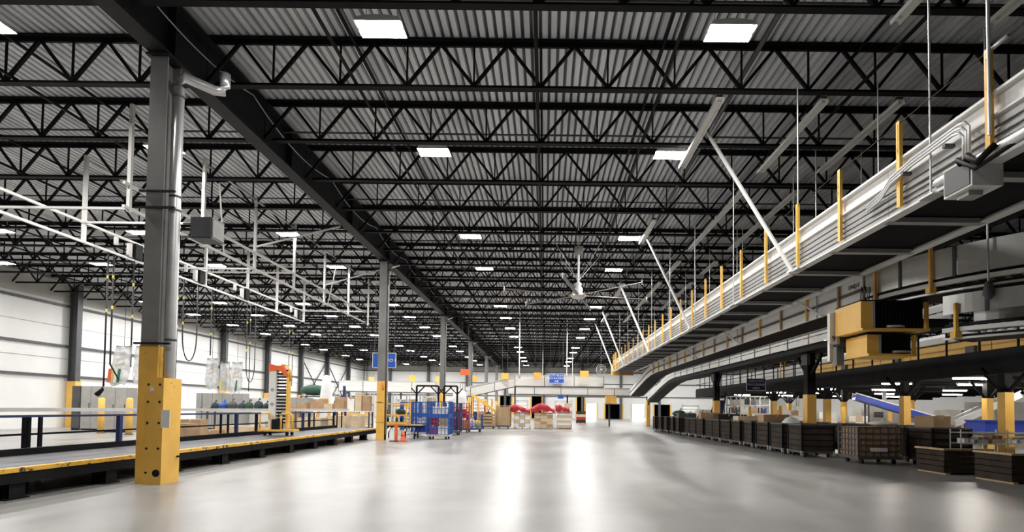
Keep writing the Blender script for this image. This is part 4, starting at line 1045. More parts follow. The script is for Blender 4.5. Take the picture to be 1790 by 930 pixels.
for lev, (dz, hh, lab) in enumerate(((0, .62, 'upper steel sided curve conveyor turning away from the yellow drive guards'), (-1.02, .40, 'lower steel sided curve conveyor beneath the first curve'))):
    t = thing('curve_conveyor', lab, 'conveyor', (9.2, 11, 4.4 + dz), group='spiral curves')
    zc = 4.43 + dz; cx, cy = 12.6, 13.1
    a0 = 0 if lev == 0 else .44
    for k in range(6):
        aa, ab = a0 + (1.5 - a0) * k / 6 + .003, a0 + (1.5 - a0) * (k + 1) / 6 - .003
        MB().sweep(arc(cx, cy, 4.6, aa, ab, 6, zc), [(-.02, .72 - hh + .02), (.02, .72 - hh + .02), (.02, .74), (-.02, .74)]).build('side_panel', 'silver', t)
        MB().sweep(arc(cx, cy, 4.62, ab - .012, ab, 2, zc), [(-.02, .72 - hh), (.02, .72 - hh), (.02, .75), (-.02, .75)]).build('panel_seam', 'dgrey', t)
    MB().sweep(arc(cx, cy, 3.4, a0, 1.5, 16, zc), [(-.02, .1), (.02, .1), (.02, .74), (-.02, .74)]).build('inner_panel', 'silver', t)
    MB().sweep(arc(cx, cy, 4.58, a0, 1.5, 20, zc), [(-.06, -.04), (.06, -.04), (.06, .05), (-.06, .05)]).build('tube_rail', 'white', t)
    MB().sweep(arc(cx, cy, 4.60, a0, 1.5, 20, zc), [(-.04, -.20), (.04, -.20), (.04, -.16), (-.04, -.16)]).build('lower_rail', 'galv', t)
    MB().sweep(arc(cx, cy, 4.0, a0, 1.5, 20, zc), [(-.55, -.16), (.55, -.16), (.55, -.10), (-.55, -.10)]).build('belly_pan', 'black', t)
    MB().sweep(arc(cx, cy, 4.0, a0, 1.5, 20, zc), [(-.56, .08), (.56, .08), (.56, .14), (-.56, .14)]).build('belt', 'rubber', t)
    for k in range(22):
        a = a0 + (1.5 - a0) * (k + .5) / 22
        rod('roller', (cx - 4.5 * math.cos(a), cy - 4.5 * math.sin(a), zc + .07), (cx - 3.5 * math.cos(a), cy - 3.5 * math.sin(a), zc + .07), .035, 'galv', t)
    for a in ((.10, .40, .95, 1.4) if lev == 0 else (.5, .85, 1.25)):
        px_, py_ = cx - 4.68 * math.cos(a), cy - 4.68 * math.sin(a)
        p = box('guard_post', (px_, py_, zc + (.40 if lev == 0 else .2)), (.06, .06, 1.15 if lev == 0 else .7), 'yellow', t)
        box('post_foot', (px_, py_, zc - .12), (.14, .14, .12), 'yellow', p)
    if lev == 0:
        for a in (.62, 1.2):
            px_, py_ = cx - 4.72 * math.cos(a), cy - 4.72 * math.sin(a)
            rod('hanger_rod', (px_, py_, zc - .15), (px_, py_, ZB), .02, 'galv', t)
            MB().lathe([(.04, 0), (.10, .1), (.07, .3), (.05, .36)], (px_, py_, zc - .5), 12).build('hanger_cup', 'dgrey', t)
# yellow drive guards
def drive_guard(label, x0, x1, y0, y1, z0, z1):
    t = thing('drive_guard', label, 'machine guard', (x0, y0, z0), group='yellow drive guards')
    bb('end_plate', (x0, y0, z0), (x0 + .04, y1, z1), 'yellowc', t)
    bb('corner_plate', (x0 + .04, y0, z0), (x0 + .26, y0 + .04, z1), 'yellowc', t)
    bb('light_trim', (x0 + .26, y0 - .01, z0), (x0 + .32, y0 + .04, z1), 'cabinet', t)
    bb('bottom_tray', (x0, y0 - .06, z0 - .05), (x1, y1, z0), 'yellowc', t)
    bb('grille_back', (x0 + .3, y0 + .10, z0), (x1 - .05, y0 + .14, z1), 'black', t)
    bb('top_plate', (x0, y0, z1), (x1, y1, z1 + .03), 'black', t)
    bb('end_post', (x1 - .06, y0 - .02, z0), (x1, y0 + .06, z1), 'yellow', t)
    n = 14
    for k in range(n):
        xx = x0 + .36 + (x1 - x0 - .48) * k / (n - 1); bb('grille_bar', (xx - .008, y0 + .05, z0), (xx + .008, y0 + .07, z1), 'rubber', t)
    MB().tube([(x0 + .6, y0 + .02, z0 + .05), (x0 + .9, y0 - .0, z0 + .06), (x0 + 1.0, y0 + .02, z0 + .05)], .03, 8).build('drive_shaft', 'galv', t)
drive_guard('larger upper yellow drive guard box under the curve conveyor', 7.15, 8.68, 11.9, 12.95, 3.58, 4.2)
drive_guard('smaller lower yellow drive guard box beneath the first', 7.38, 8.5, 12.05, 12.9, 3.02, 3.46)
t = thing('number_panel', 'slim white upright panel marked with a figure beside the yellow guards', 'panel', (6.95, 12.9, 3.2))
bb('plate', (7.04, 13.0, 3.36), (7.22, 13.12, 4.12), 'white', t); bb('plate_edge', (7.22, 12.98, 3.36), (7.27, 13.14, 4.12), 'cabinet', t)
text('lettering', '9', .2, 'btext', t, Matrix.Translation((7.13, 12.99, 3.48)) @ FACE)
bb('drive_pulley_cover', (7.27, 13.0, 3.32), (7.7, 13.2, 3.56), 'dgrey', t)
bb('drop_post', (7.14, 13.2, 2.95), (7.24, 13.3, 3.5), 'galv', t)
bb('drop_post', (7.32, 13.2, 2.85), (7.5, 13.4, 3.32), 'grey', t)
bar('bracket', (7.14, 13.08, 4.1), (7.95, 13.3, 4.45), .06, .06, 'white', t)
t = thing('sensor_cluster', 'tangle of sensor brackets and wires where the lower conveyor meets the curve', 'sensor bracket', (7.9, 12.9, 4.4))
for k in range(5):
    MB().tube([(7.72 + .05 * k, 12.85, 4.38), (7.70 + .05 * k, 12.8, 4.6), (7.74 + .05 * k, 12.84, 4.75), (7.80 + .05 * k, 12.9, 4.6)], .012, 6).build('wire', 'cabinet' if k % 2 else 'rubber', t)
bb('sensor', (8.0, 12.7, 4.65), (8.2, 12.82, 4.85), 'dgrey', t); bb('sensor', (8.02, 12.72, 4.42), (8.3, 12.84, 4.52), 'cabinet', t)
bb('bracket', (7.7, 12.83, 4.36), (8.4, 12.9, 4.42), 'galv', t)

# third conveyor, on posts
t = thing('third_conveyor', 'third conveyor on dark posts, behind the lower white one', 'conveyor', (10.5, 15, 4.38))
path = [(11.05, 15, 4.38), (11.05, 22, 4.38), (11.05, 30, 4.38), (11.05, 38, 4.38), (11.05, 43, 4.38), (11.05, 45, 4.25), (11.05, 48, 3.8), (11.05, 52, 3.1), (11.05, 54, 2.75)]
for sx in (-.55, .55):
    MB().sweep(path, [(-sx - .03, 0), (-sx + .03, 0), (-sx + .03, .24), (-sx - .03, .24)]).build('side_panel', 'white', t)
    MB().sweep(path, [(-sx - .03, .28), (-sx + .03, .28), (-sx + .03, .50), (-sx - .03, .50)]).build('side_panel', 'white', t)
MB().sweep(path, [(-.5, -.25), (.5, -.25), (.5, 0), (-.5, 0)]).build('belly_pan', 'black', t)
for k in range(16):
    y = 15.5 + k * 1.8; bb('rail_post', (10.44, y - .025, 4.38), (10.49, y + .025, 5.15), 'card' if k % 2 else 'dgrey', t)
for z in (4.78, 5.12): bb('hand_rail', (10.44, 15, z), (10.49, 43, z + .04), 'dgrey', t)
cn = ['dark square post with yellow foot before the mezzanine, nearest of its row', 'dark square post with yellow foot near the dark blue sign', 'tall orange yellow post beside the bright dock door']
for k, (y, zy, zt2) in enumerate(((22.0, 2.4, 4.12), (34.0, 2.35, 4.12), (56.5, 2.8, 3.2))):
    x = 11.05; t = thing('conveyor_post', cn[k], 'post', (x, y, 0), group='posts under the third conveyor')
    bb('shaft', (x - .17, y - .17, 0), (x + .17, y + .17, zt2), 'black', t)
    bb('yellow_casing', (x - .19, y - .19, 0), (x + .19, y + .19, zy), 'yellowc', t)
    bb('base_plate', (x - .3, y - .3, 0), (x + .3, y + .3, .025), 'dgrey', t)
    bar('knee_brace', (x, y + .17, zt2 - .9), (x, y + 1.0, zt2 - .1), .1, .1, 'black', t); bar('knee_brace', (x, y - .17, zt2 - .9), (x, y - 1.0, zt2 - .1), .1, .1, 'black', t)
    if k < 2: bb('cable_box', (x - .3, y - .4, zt2 - .5), (x - .17, y + .1, zt2 - .05), 'dgrey', t)

# ================================================================ mezzanine
MX, MZ = 14.0, 3.60
t = thing('mezzanine', 'black steel mezzanine deck with deep dark edge beam and thin railing', 'mezzanine', (MX, 12, 0))
bb('edge_beam', (MX, 9, 2.92), (MX + .12, 49, MZ), 'black', t)
bb('deck', (MX + .12, 9, MZ - .12), (36, 49, MZ), 'dgrey', t)
bb('end_beam', (MX, 48.9, 2.95), (36, 49, MZ - .12), 'black', t)
for k in range(20): bb('floor_joist', (MX + .12, 10 + k * 2.0, 3.15), (36, 10.12 + k * 2.0, MZ - .12), 'black', t)
for k in range(28):
    y = 10 + k * 1.4
    bb('rail_post', (MX + .03, y - .025, MZ), (MX + .08, y + .025, MZ + 1.07), 'black', t)
for z in (.52, 1.05): bb('hand_rail', (MX + .035, 9, MZ + z - .02), (MX + .075, 49, MZ + z + .02), 'black', t)
bb('toe_board', (MX + .03, 9, MZ), (MX + .05, 49, MZ + .1), 'black', t)
MC = [(14.35, 16.4, 'in front, at the brink of the dark bins'), (14.35, 21.0, 'in front, second along'), (14.35, 26.8, 'in front, third along'), (14.35, 33, 'in front, fourth along, near the blue sign'), (14.35, 40, 'in front, fifth along'),
      (19, 22.6, 'inner row, first'), (19, 27.4, 'inner row, second'), (19, 33.5, 'inner row, third'), (19, 41, 'inner row, fourth'), (25, 29, 'deep row, first'), (25, 36, 'deep row, second')]
for x, y, lab in MC:
    t = thing('mezzanine_column', 'mezzanine column with yellow casing, ' + lab, 'column', (x, y, 0), group='mezzanine columns', kind='thing')
    bb('shaft', (x - .12, y - .12, 0), (x + .12, y + .12, 2.92 if x < 15 else 3.14), 'black', t)
    bb('yellow_casing', (x - .14, y - .14, 0), (x + .14, y + .14, 2.35), 'yellowc', t)
    for s in (-1, 1):
        bar('knee_brace', (x, y + s * .15, 2.4), (x, y + s * .75, 2.95), .08, .08, 'black', t); bar('knee_brace', (x + s * .15, y, 2.4), (x + s * .75, y, 3.1), .08, .08, 'black', t)
# sorter on the mezzanine
t = thing('yellow_sorter', 'sorter conveyor with yellow side panels standing on the mezzanine', 'conveyor', (15.4, 14, MZ))
for k in range(9):
    y = 12 + k * 2.0
    bb('yellow_panel', (15.3, y + .02, MZ + .12), (15.34, y + 1.98, MZ + .78), 'yellowc', t)
    bb('white_panel', (15.34, y + .02, MZ + .80), (15.38, y + 1.98, MZ + 1.02), 'white', t)
    bb('leg', (15.35, y, MZ), (15.45, y + .1, MZ + .8), 'dgrey', t)
    if k % 2: bb('motor_box', (15.18, y + .6, MZ + .15), (15.3, y + 1.0, MZ + .5), 'dgrey', t)
bb('bed', (15.38, 12, MZ + .8), (16.6, 30, MZ + .9), 'dgrey', t)
for k in range(9): bb('carrier', (15.45, 12.2 + k * 2, MZ + .9), (16.5, 13.8 + k * 2, MZ + 1.15), 'silver' if k % 3 else 'paper', t)
t = thing('white_sorter', 'white panelled sorter continuing behind the yellow one on the mezzanine', 'conveyor', (15.4, 30, MZ))
for k in range(8):
    y = 30.2 + k * 2.2
    bb('white_panel', (15.3, y + .02, MZ + .12), (15.36, y + 2.18, MZ + .95), 'white', t); bb('joint_post', (15.26, y - .04, MZ), (15.32, y + .04, MZ + 1.0), 'dgrey', t)
bb('bed', (15.36, 30.2, MZ + .8), (16.6, 47.8, MZ + .9), 'dgrey', t)
t = thing('yellow_ladder', 'short yellow ladder against the white mezzanine sorter', 'ladder', (15.0, 33, MZ))
for s in (-.25, .25): bar('stile', (15.05, 33.5 + s, MZ), (15.15, 33.5 + s, MZ + 1.9), .06, .06, 'yellowc', t)
for k in range(6): bar('rung', (15.07, 33.25, MZ + .2 + k * .28), (15.07, 33.75, MZ + .2 + k * .28), .04, .04, 'yellowc', t)
# fluorescent fittings under the deck
n = 0
for X, ro in ((15.3, 'first line in from the edge beam'), (18.6, 'second line in'), (22.5, 'third line in'), (27, 'deepest line')):
    for k, y in enumerate((14.9, 18.9, 22.9, 28.9, 34.9, 40.9)):
        t = thing('tube_light', 'fluorescent tube light under the mezzanine, %s, %s along' % (ro, ORD[k]), 'light', (X, y, 2.95), group='tube lights under the mezzanine')
        MB().prism([(-.11, 0), (.11, 0), (.05, .07), (-.05, .07)], (X - .65, y, 2.97), (X + .65, y, 2.97), (0, 1, 0), (0, 0, 1)).build('reflector', 'white', t)
        for s in (-.05, .05): rod('tube', (X - .6, y + s, 2.94), (X + .6, y + s, 2.94), .026, 'tube', t)
        for s in (-.5, .5): rod('hanger_wire', (X + s, y, 3.04), (X + s, y, MZ - .12), .008, 'dgrey', t)

# ================================================================ things under and before the mezzanine
def chute(label, a, b_, w, m, edge):
    a, b_ = V(a), V(b_); d = (b_ - a); d.z = 0; d.normalize(); s = V((d.y, -d.x, 0))
    t = thing('belt_chute', label, 'chute', (a.x, a.y, 0), group='sloping chutes')
    bar('bed', a, b_, w, .12, m, t)
    for q in (-1, 1): bar('side_guard', a + s * (q * w / 2) + V((0, 0, .1)), b_ + s * (q * w / 2) + V((0, 0, .1)), .05, .28, m, t); bar('edge_strip', a + s * (q * w / 2) + V((0, 0, .26)), b_ + s * (q * w / 2) + V((0, 0, .26)), .07, .05, edge, t)
    for k in (.15, .85):
        p = a.lerp(b_, k)
        for q in (-1, 1): bar('leg', V((p.x, p.y, 0)) + s * (q * w / 2.2), p + s * (q * w / 2.2), .06, .06, 'dgrey', t)
    return t
chute('long blue belt chute with pale edge sloping down under the mezzanine', (14.9, 25.4, 2.35), (18.3, 24.2, 1.15), .8, 'blue2', 'paper')
chute('short dark blue chute behind the second conveyor post', (12.3, 37.0, 2.4), (11.5, 35.4, 1.2), .7, 'navy', 'navy')
chute('grey steel chute deep under the mezzanine', (22.0, 24.6, 2.5), (19.6, 25.4, 1.1), .9, 'galv', 'galv')
def bin_(label, x0, x1, y0, y1, z0, z1, m, rim, name='storage_bin', group='bins'):
    t = thing(name, label, 'bin', ((x0 + x1) / 2, (y0 + y1) / 2, z0), group=group)
    b = MB(); w = .04
    b.bb((x0, y0, z0), (x1, y0 + w, z1)); b.bb((x0, y1 - w, z0), (x1, y1, z1)); b.bb((x0, y0 + w, z0), (x0 + w, y1 - w, z1)); b.bb((x1 - w, y0 + w, z0), (x1, y1 - w, z1)); b.bb((x0 + w, y0 + w, z0), (x1 - w, y1 - w, z0 + w))
    b.build('shell', m, t)
    r = MB(); r.bb((x0 - .03, y0 - .03, z1), (x1 + .03, y0 + .05, z1 + .05)); r.bb((x0 - .03, y1 - .05, z1), (x1 + .03, y1 + .03, z1 + .05)); r.bb((x0 - .03, y0 + .05, z1), (x0 + .05, y1 - .05, z1 + .05)); r.bb((x1 - .05, y0 + .05, z1), (x1 + .03, y1 - .05, z1 + .05))
    r.build('rim', rim, t)
    return t
# rolling bulk bins
def bulk_proto():
    t = thing('bulk_bin_cart', 'x', 'cart'); w, d, h, z0 = 1.15, 1.2, 1.18, .22
    for (a, b_) in (((-w / 2, -d / 2), (w / 2, -d / 2 + .04)), ((-w / 2, d / 2 - .04), (w / 2, d / 2)), ((-w / 2, -d / 2), (-w / 2 + .04, d / 2)), ((w / 2 - .04, -d / 2), (w / 2, d / 2))):
        bb('side_wall', (a[0], a[1], z0), (b_[0], b_[1], h), 'brown', t)
    bb('base', (-w / 2 - .02, -d / 2 - .02, z0 - .06), (w / 2 + .02, d / 2 + .02, z0), 'dgrey', t)
    for k in range(4):
        z = z0 + .18 + k * .22
        bb('rib', (-w / 2 - .02, -d / 2 - .02, z), (w / 2 + .02, -d / 2, z + .035), 'black', t); bb('rib', (-w / 2 - .02, -d / 2, z), (-w / 2, d / 2, z + .035), 'black', t)
    for sx in (-1, 1):
        for sy in (-1, 1):
            bb('corner_post', (sx * w / 2 - .03, sy * d / 2 - .03, .1), (sx * w / 2 + .03, sy * d / 2 + .03, h + .03), 'black', t)
            bb('foot_sleeve', (sx * w / 2 - .035, sy * d / 2 - .035, .06), (sx * w / 2 + .035, sy * d / 2 + .035, .24), 'cabinet', t)
            wh = MB().tube([(sx * w * .38 - .025, sy * d * .38, .08), (sx * w * .38 + .025, sy * d * .38, .08)], .08, 12).build('wheel', 'rubber', t)
            rod('caster_fork', (sx * w * .38, sy * d * .38, .08), (sx * w * .38, sy * d * .38, .17), .03, 'galv', wh)
    for sy in (-1, 1): bar('rim', (-w / 2, sy * d / 2, h + .02), (w / 2, sy * d / 2, h + .02), .06, .05, 'dgrey', t)
    for sx in (-1, 1): bar('rim', (sx * w / 2, -d / 2, h + .02), (sx * w / 2, d / 2, h + .02), .06, .05, 'dgrey', t)
    return t
bp = bulk_proto()
wp = bulk_proto(); tg = bb('paper_label', (-.2, -.66, .86), (.08, -.645, 1.06), 'paper', wp); 
GBK = 'dark rolling bulk bins before the mezzanine'
FR = []
y = 20.0; k = 0
while y < 43:
    FR.append((10.10 if y < 36 else 9.95 - (y - 36) * .07, y)); y += 1.52; k += 1
u1 = u2 = 0
for k, (x, y) in enumerate(FR):
    lab = 'dark rolling bulk bin, %s along the front row from the caged cartons' % (ORD[k] if k else 'first')
    rz = random.uniform(-.07, .07); x -= random.uniform(0, .14)
    if k % 3 == 1: place(wp, u2, at(x, y, 0, rz), lab + ', paper tag', GBK); u2 = 1
    else: place(bp, u1, at(x, y, 0, rz), lab, GBK); u1 = 1
for k, (x, y) in enumerate(((12.6, 16.9), (13.3, 19.6), (12.5, 21.6), (12.5, 24.8), (12.5, 27.8), (12.5, 31))):
    place(bp, 1, at(x, y, 0, random.uniform(-.05, .05)), 'dark rolling bulk bin, %s of the second row just before the mezzanine' % (ORD[k] if k else 'first'), GBK)
# caged cartons (the lit cart)
kc = cage_proto('carton_cage_cart', 1.45, 1.1, 1.22, 'dgrey', None, 6, 5, 'dgrey')
place(kc, 0, at(10.85, 17.6), 'low wire cage cart packed with brown cartons and a white tag strip', GB)
tg = bb('tag_strip', (10.5, 17.0, .42), (11.05, 17.02, .54), 'paper', kc)
n = 0
for r in range(4):
    xs = (-.68, -.4, .0, .36, .68) if r % 2 else (-.68, -.2, .3, .68)
    for c in range(len(xs) - 1):
        for d in range(2):
            ww = xs[c + 1] - xs[c] - .012; x = 10.85 + (xs[c] + xs[c + 1]) / 2; yy = 17.6 - .26 + d * .52
            hgt = .235
            tt = thing('carton', 'brown carton in the low wire cage, %s layer, %s from the aisle, %s' % (('bottom', 'second', 'third', 'top')[r], ('first', 'second', 'third', 'fourth')[c], ('facing front', 'behind')[d]), 'box', (x, yy, .262 + r * .24), group='cartons inside the low wire cage')
            bb('body', (x - ww / 2, yy - .25, .262 + r * .24), (x + ww / 2, yy + .25, .262 + r * .24 + hgt), 'card', tt)
            bb('tape', (x - .03, yy - .252, .262 + r * .24 + hgt - .07), (x + .03, yy - .25, .262 + r * .24 + hgt), 'card2', tt)
sack('crumpled white plastic sack lying on the caged cartons', (11.2, 17.5, 1.225), (.45, .35, .18), 'paper', 'loose sacks', 71)
carton('open brown carton tilted on a dark bin beside the mezzanine column', (12.5, 17.0, 1.225), (.8, .6, .36), 'card', .35, 'loose cartons on the bins')
carton('small flat carton beside the tilted open one', (13.0, 17.3, 1.225), (.25, .4, .18), 'card', -.2, 'loose cartons on the bins')
# near corner: low timber bins and wire rack
def timber_bin(label, x0, x1, y0, y1, z1, m):
    t = thing('timber_bin', label, 'bin', ((x0 + x1) / 2, (y0 + y1) / 2, 0), group='low timber bins')
    for k in range(4):
        za, zb = .08 + (z1 - .08) * k / 4, .08 + (z1 - .08) * (k + 1) / 4 - .02
        bb('side_board', (x0, y0, za), (x1, y0 + .03, zb), m, t); bb('side_board', (x0, y0, za), (x0 + .03, y1, zb), m, t)
        bb('side_board', (x0, y1 - .03, za), (x1, y1, zb), m, t); bb('side_board', (x1 - .03, y0, za), (x1, y1, zb), m, t)
    bb('floor_board', (x0, y0, .05), (x1, y1, .08), m, t)
    for xx in (x0 + .1, x1 - .1): bb('skid', (xx - .06, y0, 0), (xx + .06, y1, .05), 'wood', t)
    bb('top_board', (x0 - .04, y0 - .04, z1), (x1 + .04, y0 + .10, z1 + .05), 'wood', t); bb('top_board', (x0 - .04, y0 + .1, z1), (x0 + .08, y1, z1 + .05), 'wood', t)
    return t
timber_bin('low dark timber bin with a pale top board, beside the caged cartons', 10.9, 12.2, 14.4, 15.5, .66, 'brown')
timber_bin('low reddish timber bin with a pale top board, nearest on that side', 11.15, 13.2, 12.6, 13.7, .68, 'brown')
t = thing('wire_shelf', 'silver wire shelf of small goods behind the low timber bins', 'shelf', (13.2, 15.6, 0))
for z in (.3, .78, 1.1):
    for k in range(8): bar('shelf_wire', (12.4, 15.75 + k * .05, z), (15.2, 15.75 + k * .05, z), .012, .012, 'galv', t)
    for q in (15.72, 16.13): bar('shelf_rim', (12.4, q, z), (15.2, q, z), .03, .04, 'galv', t)
for x in (12.4, 13.8, 15.2):
    for q in (15.72, 16.13): rod('upright', (x, q, 0), (x, q, 1.2), .018, 'galv', t)
for k in range(6):
    carton(('first', 'second', 'third', 'fourth', 'fifth', 'last')[k] + ' small packet along the silver wire shelf', (12.7 + k * .42, 15.92, .79), (.3, .28, .14 + .05 * (k % 3)), ('paper', 'cabinet', 'card')[k % 3], 0, 'packets on the wire shelf')
bin_('bright blue plastic bin under the mezzanine near the wire shelf', 16.2, 18.0, 19.4, 20.3, .95, 1.4, 'blue2', 'blue2')
t = thing('bin_stand', 'dark stand carrying the bright blue plastic bin', 'stand', (17, 19.8, 0))
bb('top', (16.1, 19.3, .88), (18.1, 20.4, .945), 'dgrey', t)
for xx in (16.2, 18.0):
    for yy in (19.4, 20.3): bb('leg', (xx - .04, yy - .04, 0), (xx + .04, yy + .04, .88), 'dgrey', t)
# white frame work station
t = thing('sorting_rack', 'white tubular sorting rack with pigeonhole frames by the dark blue sign', 'rack', (14, 37, 0))
xa, xb, Y = 12.9, 15.6, 37.0
for k in range(5):
    x = xa + (xb - xa) * k / 4
    for yy in (Y - .4, Y + .4): bar('upright', (x, yy, 0), (x, yy, 2.75), .06, .06, 'white', t)
for z in (.9, 1.5, 2.1, 2.72):
    for yy in (Y - .4, Y + .4): bar('cross_rail', (xa, yy, z), (xb, yy, z), .06, .06, 'white', t)
for z in (.9, 1.5, 2.1): bb('shelf', (xa, Y - .38, z + .03), (xb, Y + .38, z + .05), 'cabinet', t)
for k, (dx, z, w, h, m) in enumerate(((.3, .95, .5, .4, 'card'), (.95, .95, .45, .5, 'rubber'), (1.6, .95, .5, .35, 'card2'), (2.3, .95, .45, .45, 'paper'), (.3, 1.55, .45, .4, 'dgrey'), (1.0, 1.55, .5, .45, 'paper'), (1.7, 1.55, .45, .35, 'card'), (2.35, 1.55, .4, .4, 'navy'), (.5, 2.15, .5, .35, 'paper'), (1.5, 2.15, .6, .4, 'dgrey'))):
    carton('%s %s parcel on the white sorting rack' % (('low', 'middle', 'high')[0 if z < 1 else 1 if z < 2 else 2], ('brown', 'black', 'pale', 'white', 'grey', 'paper white', 'tan', 'navy', 'light', 'charcoal')[k]), (xa + dx, Y, z), (w, .5, h), m, 0, 'parcels on the sorting rack')
Y = 31.5
t, _a, _b = pallet_load('pallet_load', 'stack of film wrapped brown cartons under the mezzanine edge', 1368, 1396, 32.6, 1.78, ['card2', 'paper', 'card'], 5, 2)
# monitors and pale machines deep under the deck
for k, (x, y, w, h, m, lab) in enumerate(((21.5, 34, 2.2, 2.1, 'silver', 'pale steel machine cabinet deep under the mezzanine, near the middle'), (23.5, 27, 2.4, 2.3, 'cabinet', 'grey machine cabinet deep under the mezzanine behind the steel chute'), (20.5, 44, 2.5, 2.2, 'white', 'white machine cabinet deep under the mezzanine, farthest'), (26.5, 40, 2.6, 2.4, 'white', 'white machine cabinet in the deepest corner under the mezzanine'))):
    t = thing('machine_cabinet', lab, 'machine', (x, y, 0), group='machines under the mezzanine')
    bb('body', (x - w / 2, y, 0), (x + w / 2, y + 1, h), m, t)
    for q in range(3): bb('door_panel', (x - w / 2 + .03 + q * w / 3, y - .03, .15), (x - w / 2 - .03 + (q + 1) * w / 3, y, h - .1), m, t)
    bb('screen', (x - .3, y - .05, h - .7), (x + .3, y - .03, h - .35), 'dgrey', t); rod('duct', (x + w / 3, y + .5, h), (x + w / 3, y + .5, 3.1), .12, 'galv', t)
# floor machine between the far cones
x, y = hx(1166, 44.2), 44.4
t = thing('floor_scrubber', 'black walk-behind floor scrubber parked between two traffic cones', 'floor machine', (x, y, 0))
MB().prism([(-.4, .15), (.45, .15), (.5, .5), (.3, .95), (-.1, 1.0), (-.45, .6)], (x, y - .35, 0), (x, y + .35, 0), (1, 0, 0), (0, 0, 1)).build('body', 'rubber', t)
MB().tube([(x + .3, y - .25, .9), (x + .6, y - .25, 1.2), (x + .65, y, 1.22), (x + .6, y + .25, 1.2), (x + .3, y + .25, .9)], .03, 8).build('handle', 'dgrey', t)
for s in (-.3, .3): MB().tube([(x + .1 - .0, y + s - .05, .16), (x + .1, y + s + .05, .16)], .16, 14).build('wheel', 'rubber', t)
bb('brush_deck', (x - .6, y - .4, .03), (x - .1, y + .4, .2), 'dgrey', t)
sack('green cloth heap on the farthest dark bins', (9.9, 38.7, 1.21), (.5, .45, .5), 'green', 'loose sacks', 81)
sack('white sack heap on the dark bins near the floor machine', (10.2, 37.2, 1.21), (.5, .45, .35), 'paper', 'loose sacks', 82)
sack('dark sack heap above the front bins beyond the first post', (10.75, 26.1, 1.21), (.45, .4, .2), 'card', 'loose sacks', 83)
t = thing('guard_box', 'yellow drive guard box hanging below the lower bridge conveyor', 'machine guard', (hx(1067, 55), 55, 2.6))
bb('shell', (hx(1058, 52), 51.4, zat(704, 52)), (hx(1076, 52), 52.3, zat(691, 52)), 'yellowc', t); bb('lip', (hx(1057, 52), 51.35, zat(704.5, 52)), (hx(1077, 52), 52.35, zat(703, 52)), 'edge', t)
for xx in (hx(1060, 52), hx(1074, 52)): rod('hanger', (xx, 52.2, zat(691, 52)), (xx, 52.65, zat(689.5, 52.6)), .03, 'dgrey', t)

# ================================================================ storage racks behind the cages
def pallet_rack(label, px0, px1, Y, zs, seed, short):
    rnd = random.Random(seed); x0, x1 = hx(px0, Y), hx(px1, Y)
    t = thing('pallet_rack', label, 'rack', ((x0 + x1) / 2, Y, 0), group='racks behind the cages')
    n = 3
    for k in range(n + 1):
        x = x0 + (x1 - x0) * k / n
        for yy in (Y - .45, Y + .45): bb('upright', (x - .04, yy - .04, 0), (x + .04, yy + .04, zs[-1] + .9), 'galv', t)
    for z in zs:
        for yy in (Y - .45, Y + .45): bb('beam', (x0, yy - .03, z - .12), (x1, yy + .03, z), 'yellowc', t)
        bb('shelf', (x0, Y - .45, z), (x1, Y + .45, z + .02), 'white', t)
    i = 0
    for li, z in enumerate(zs):
        for k in range(n):
            a = x0 + (x1 - x0) * k / n + .1; b_ = x0 + (x1 - x0) * (k + 1) / n - .1; q = a; j = 0
            while q < b_ - .3:
                w = min(rnd.uniform(.35, .6), b_ - q)
                carton('%s carton, shelf %s, bay %s, of the %s' % (('first', 'second', 'third', 'fourth', 'fifth', 'sixth')[j], ('low', 'middle', 'top')[li], ('one', 'two', 'three')[k], short), (q + w / 2, Y, z + .02), (w - .04, .7, rnd.uniform(.4, .68)), rnd.choice(('paper', 'card2', 'card2', 'card', 'paper', 'white')), 0, 'cartons on the racks')
                q += w; j += 1
pallet_rack('pale storage rack of light cartons behind the blue cages', 690, 760, 40.0, (.25, 1.05, 1.85), 5, 'rack behind the blue cages')
pallet_rack('farther storage rack of light cartons behind the red cage', 752, 822, 52.5, (.25, 1.1, 2.0), 6, 'rack behind the red cage')
pallet_rack('storage rack of light cartons past the bench, beside the second column', 590, 650, 46.0, (.25, 1.1, 1.95), 7, 'rack beside the second column')
t = thing('film_wrapped_rack', 'tall pale film wrapped load behind the red cage', 'rack', (hx(803, 43), 43, 0))
MB().lathe([(.55, .02), (.6, .5), (.56, 1.6), (.6, 2.4), (.5, 3.0), (.2, 3.2)], (hx(803, 43), 43, 0), 14).build('film_wrap', 'paper', t)
bb('pallet', (hx(803, 43) - .6, 42.4, 0), (hx(803, 43) + .6, 43.6, .02), 'wood', t)

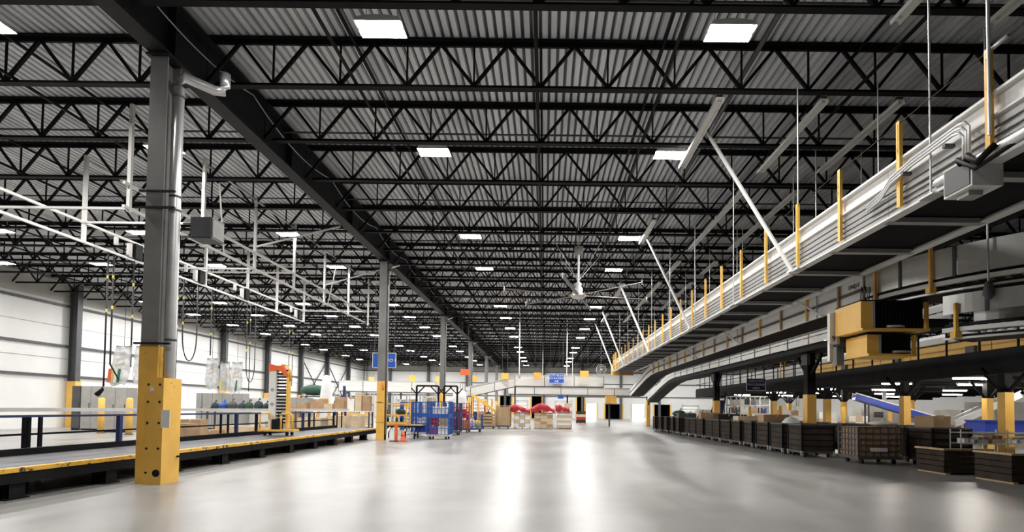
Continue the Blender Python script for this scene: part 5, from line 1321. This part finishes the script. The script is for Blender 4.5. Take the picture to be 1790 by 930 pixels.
# ================================================================ loose goods on the bins, more goods under the deck
for k, (i, m, w, h) in enumerate(((2, 'card', .6, .32), (4, 'card2', .7, .22), (6, 'brown', .8, .30), (8, 'card', .5, .36), (11, 'dgrey', .7, .28))):
    x, y = FR[i]
    carton(('tan', 'wide pale', 'dark', 'square tan', 'charcoal')[k] + ' carton resting across the rim of a front row bulk bin', (x - .07, y, 1.226), (1.19, w, h), m, 0, 'loose cartons on the bins')
for k, (i, m) in enumerate(((1, 'paper'), (5, 'sack'), (9, 'green'))):
    x, y = FR[i]
    sack(('white', 'dark', 'green')[k] + ' sack filling a front row bulk bin and bulging over its rim', (x - .07, y, .235), (.44, .44, 1.25), m, 'loose sacks', 90 + k)
for k, (px0, px1, Y, h, ms, r, c, lab) in enumerate(((1432, 1462, 30.5, 1.7, ['paper', 'white', 'card2'], 4, 2, 'white carton pallet under the mezzanine behind the nearest conveyor post'), (1484, 1520, 30.0, 1.5, ['card2', 'paper'], 4, 3, 'pale carton pallet under the mezzanine behind the blue chute'), (1606, 1650, 25.5, 1.6, ['paper', 'card'], 4, 3, 'mixed carton pallet between the inner mezzanine columns'), (1300, 1326, 41.5, 1.9, ['paper', 'card2'], 5, 2, 'tall white carton pallet beyond the sorting rack'), (1222, 1246, 45.0, 1.8, ['white', 'paper', 'card2'], 4, 2, 'far white carton pallet beyond the second conveyor post'), (1660, 1700, 28.5, 1.9, ['white', 'cabinet'], 3, 2, 'grey and white crate pallet deep behind the blue bin'))):
    pallet_load('pallet_load', lab, px0, px1, Y, h, ms, r, c)
white_conveyor('low_conveyor', 'low white roller conveyor running under the mezzanine behind its front columns', (16.4, 33.4, 1.05), (16.4, 39.8, 1.05), .8, .35, (.05, .5, .95))
for k, (x, y) in enumerate(((16.9, 18.2), (20.3, 31.0), (17.0, 30.0), (13.1, 29.3), (13.2, 33.9))):
    t = thing('bollard', 'slim yellow bollard under the mezzanine, ' + ('near the blue bin', 'deep, between machines', 'behind the blue chute', 'beside the second row bins', 'near the carton stack')[k], 'bollard', (x, y, 0), group='yellow bollards')
    MB().lathe([(.11, 0), (.11, 1.95), (.08, 2.0), (.01, 2.02)], (x, y, 0), 12).build('post', 'yellowc', t)
    MB().lathe([(.18, 0), (.18, .03), (.12, .035)], (x, y, 0), 12).build('foot_ring', 'dgrey', t)
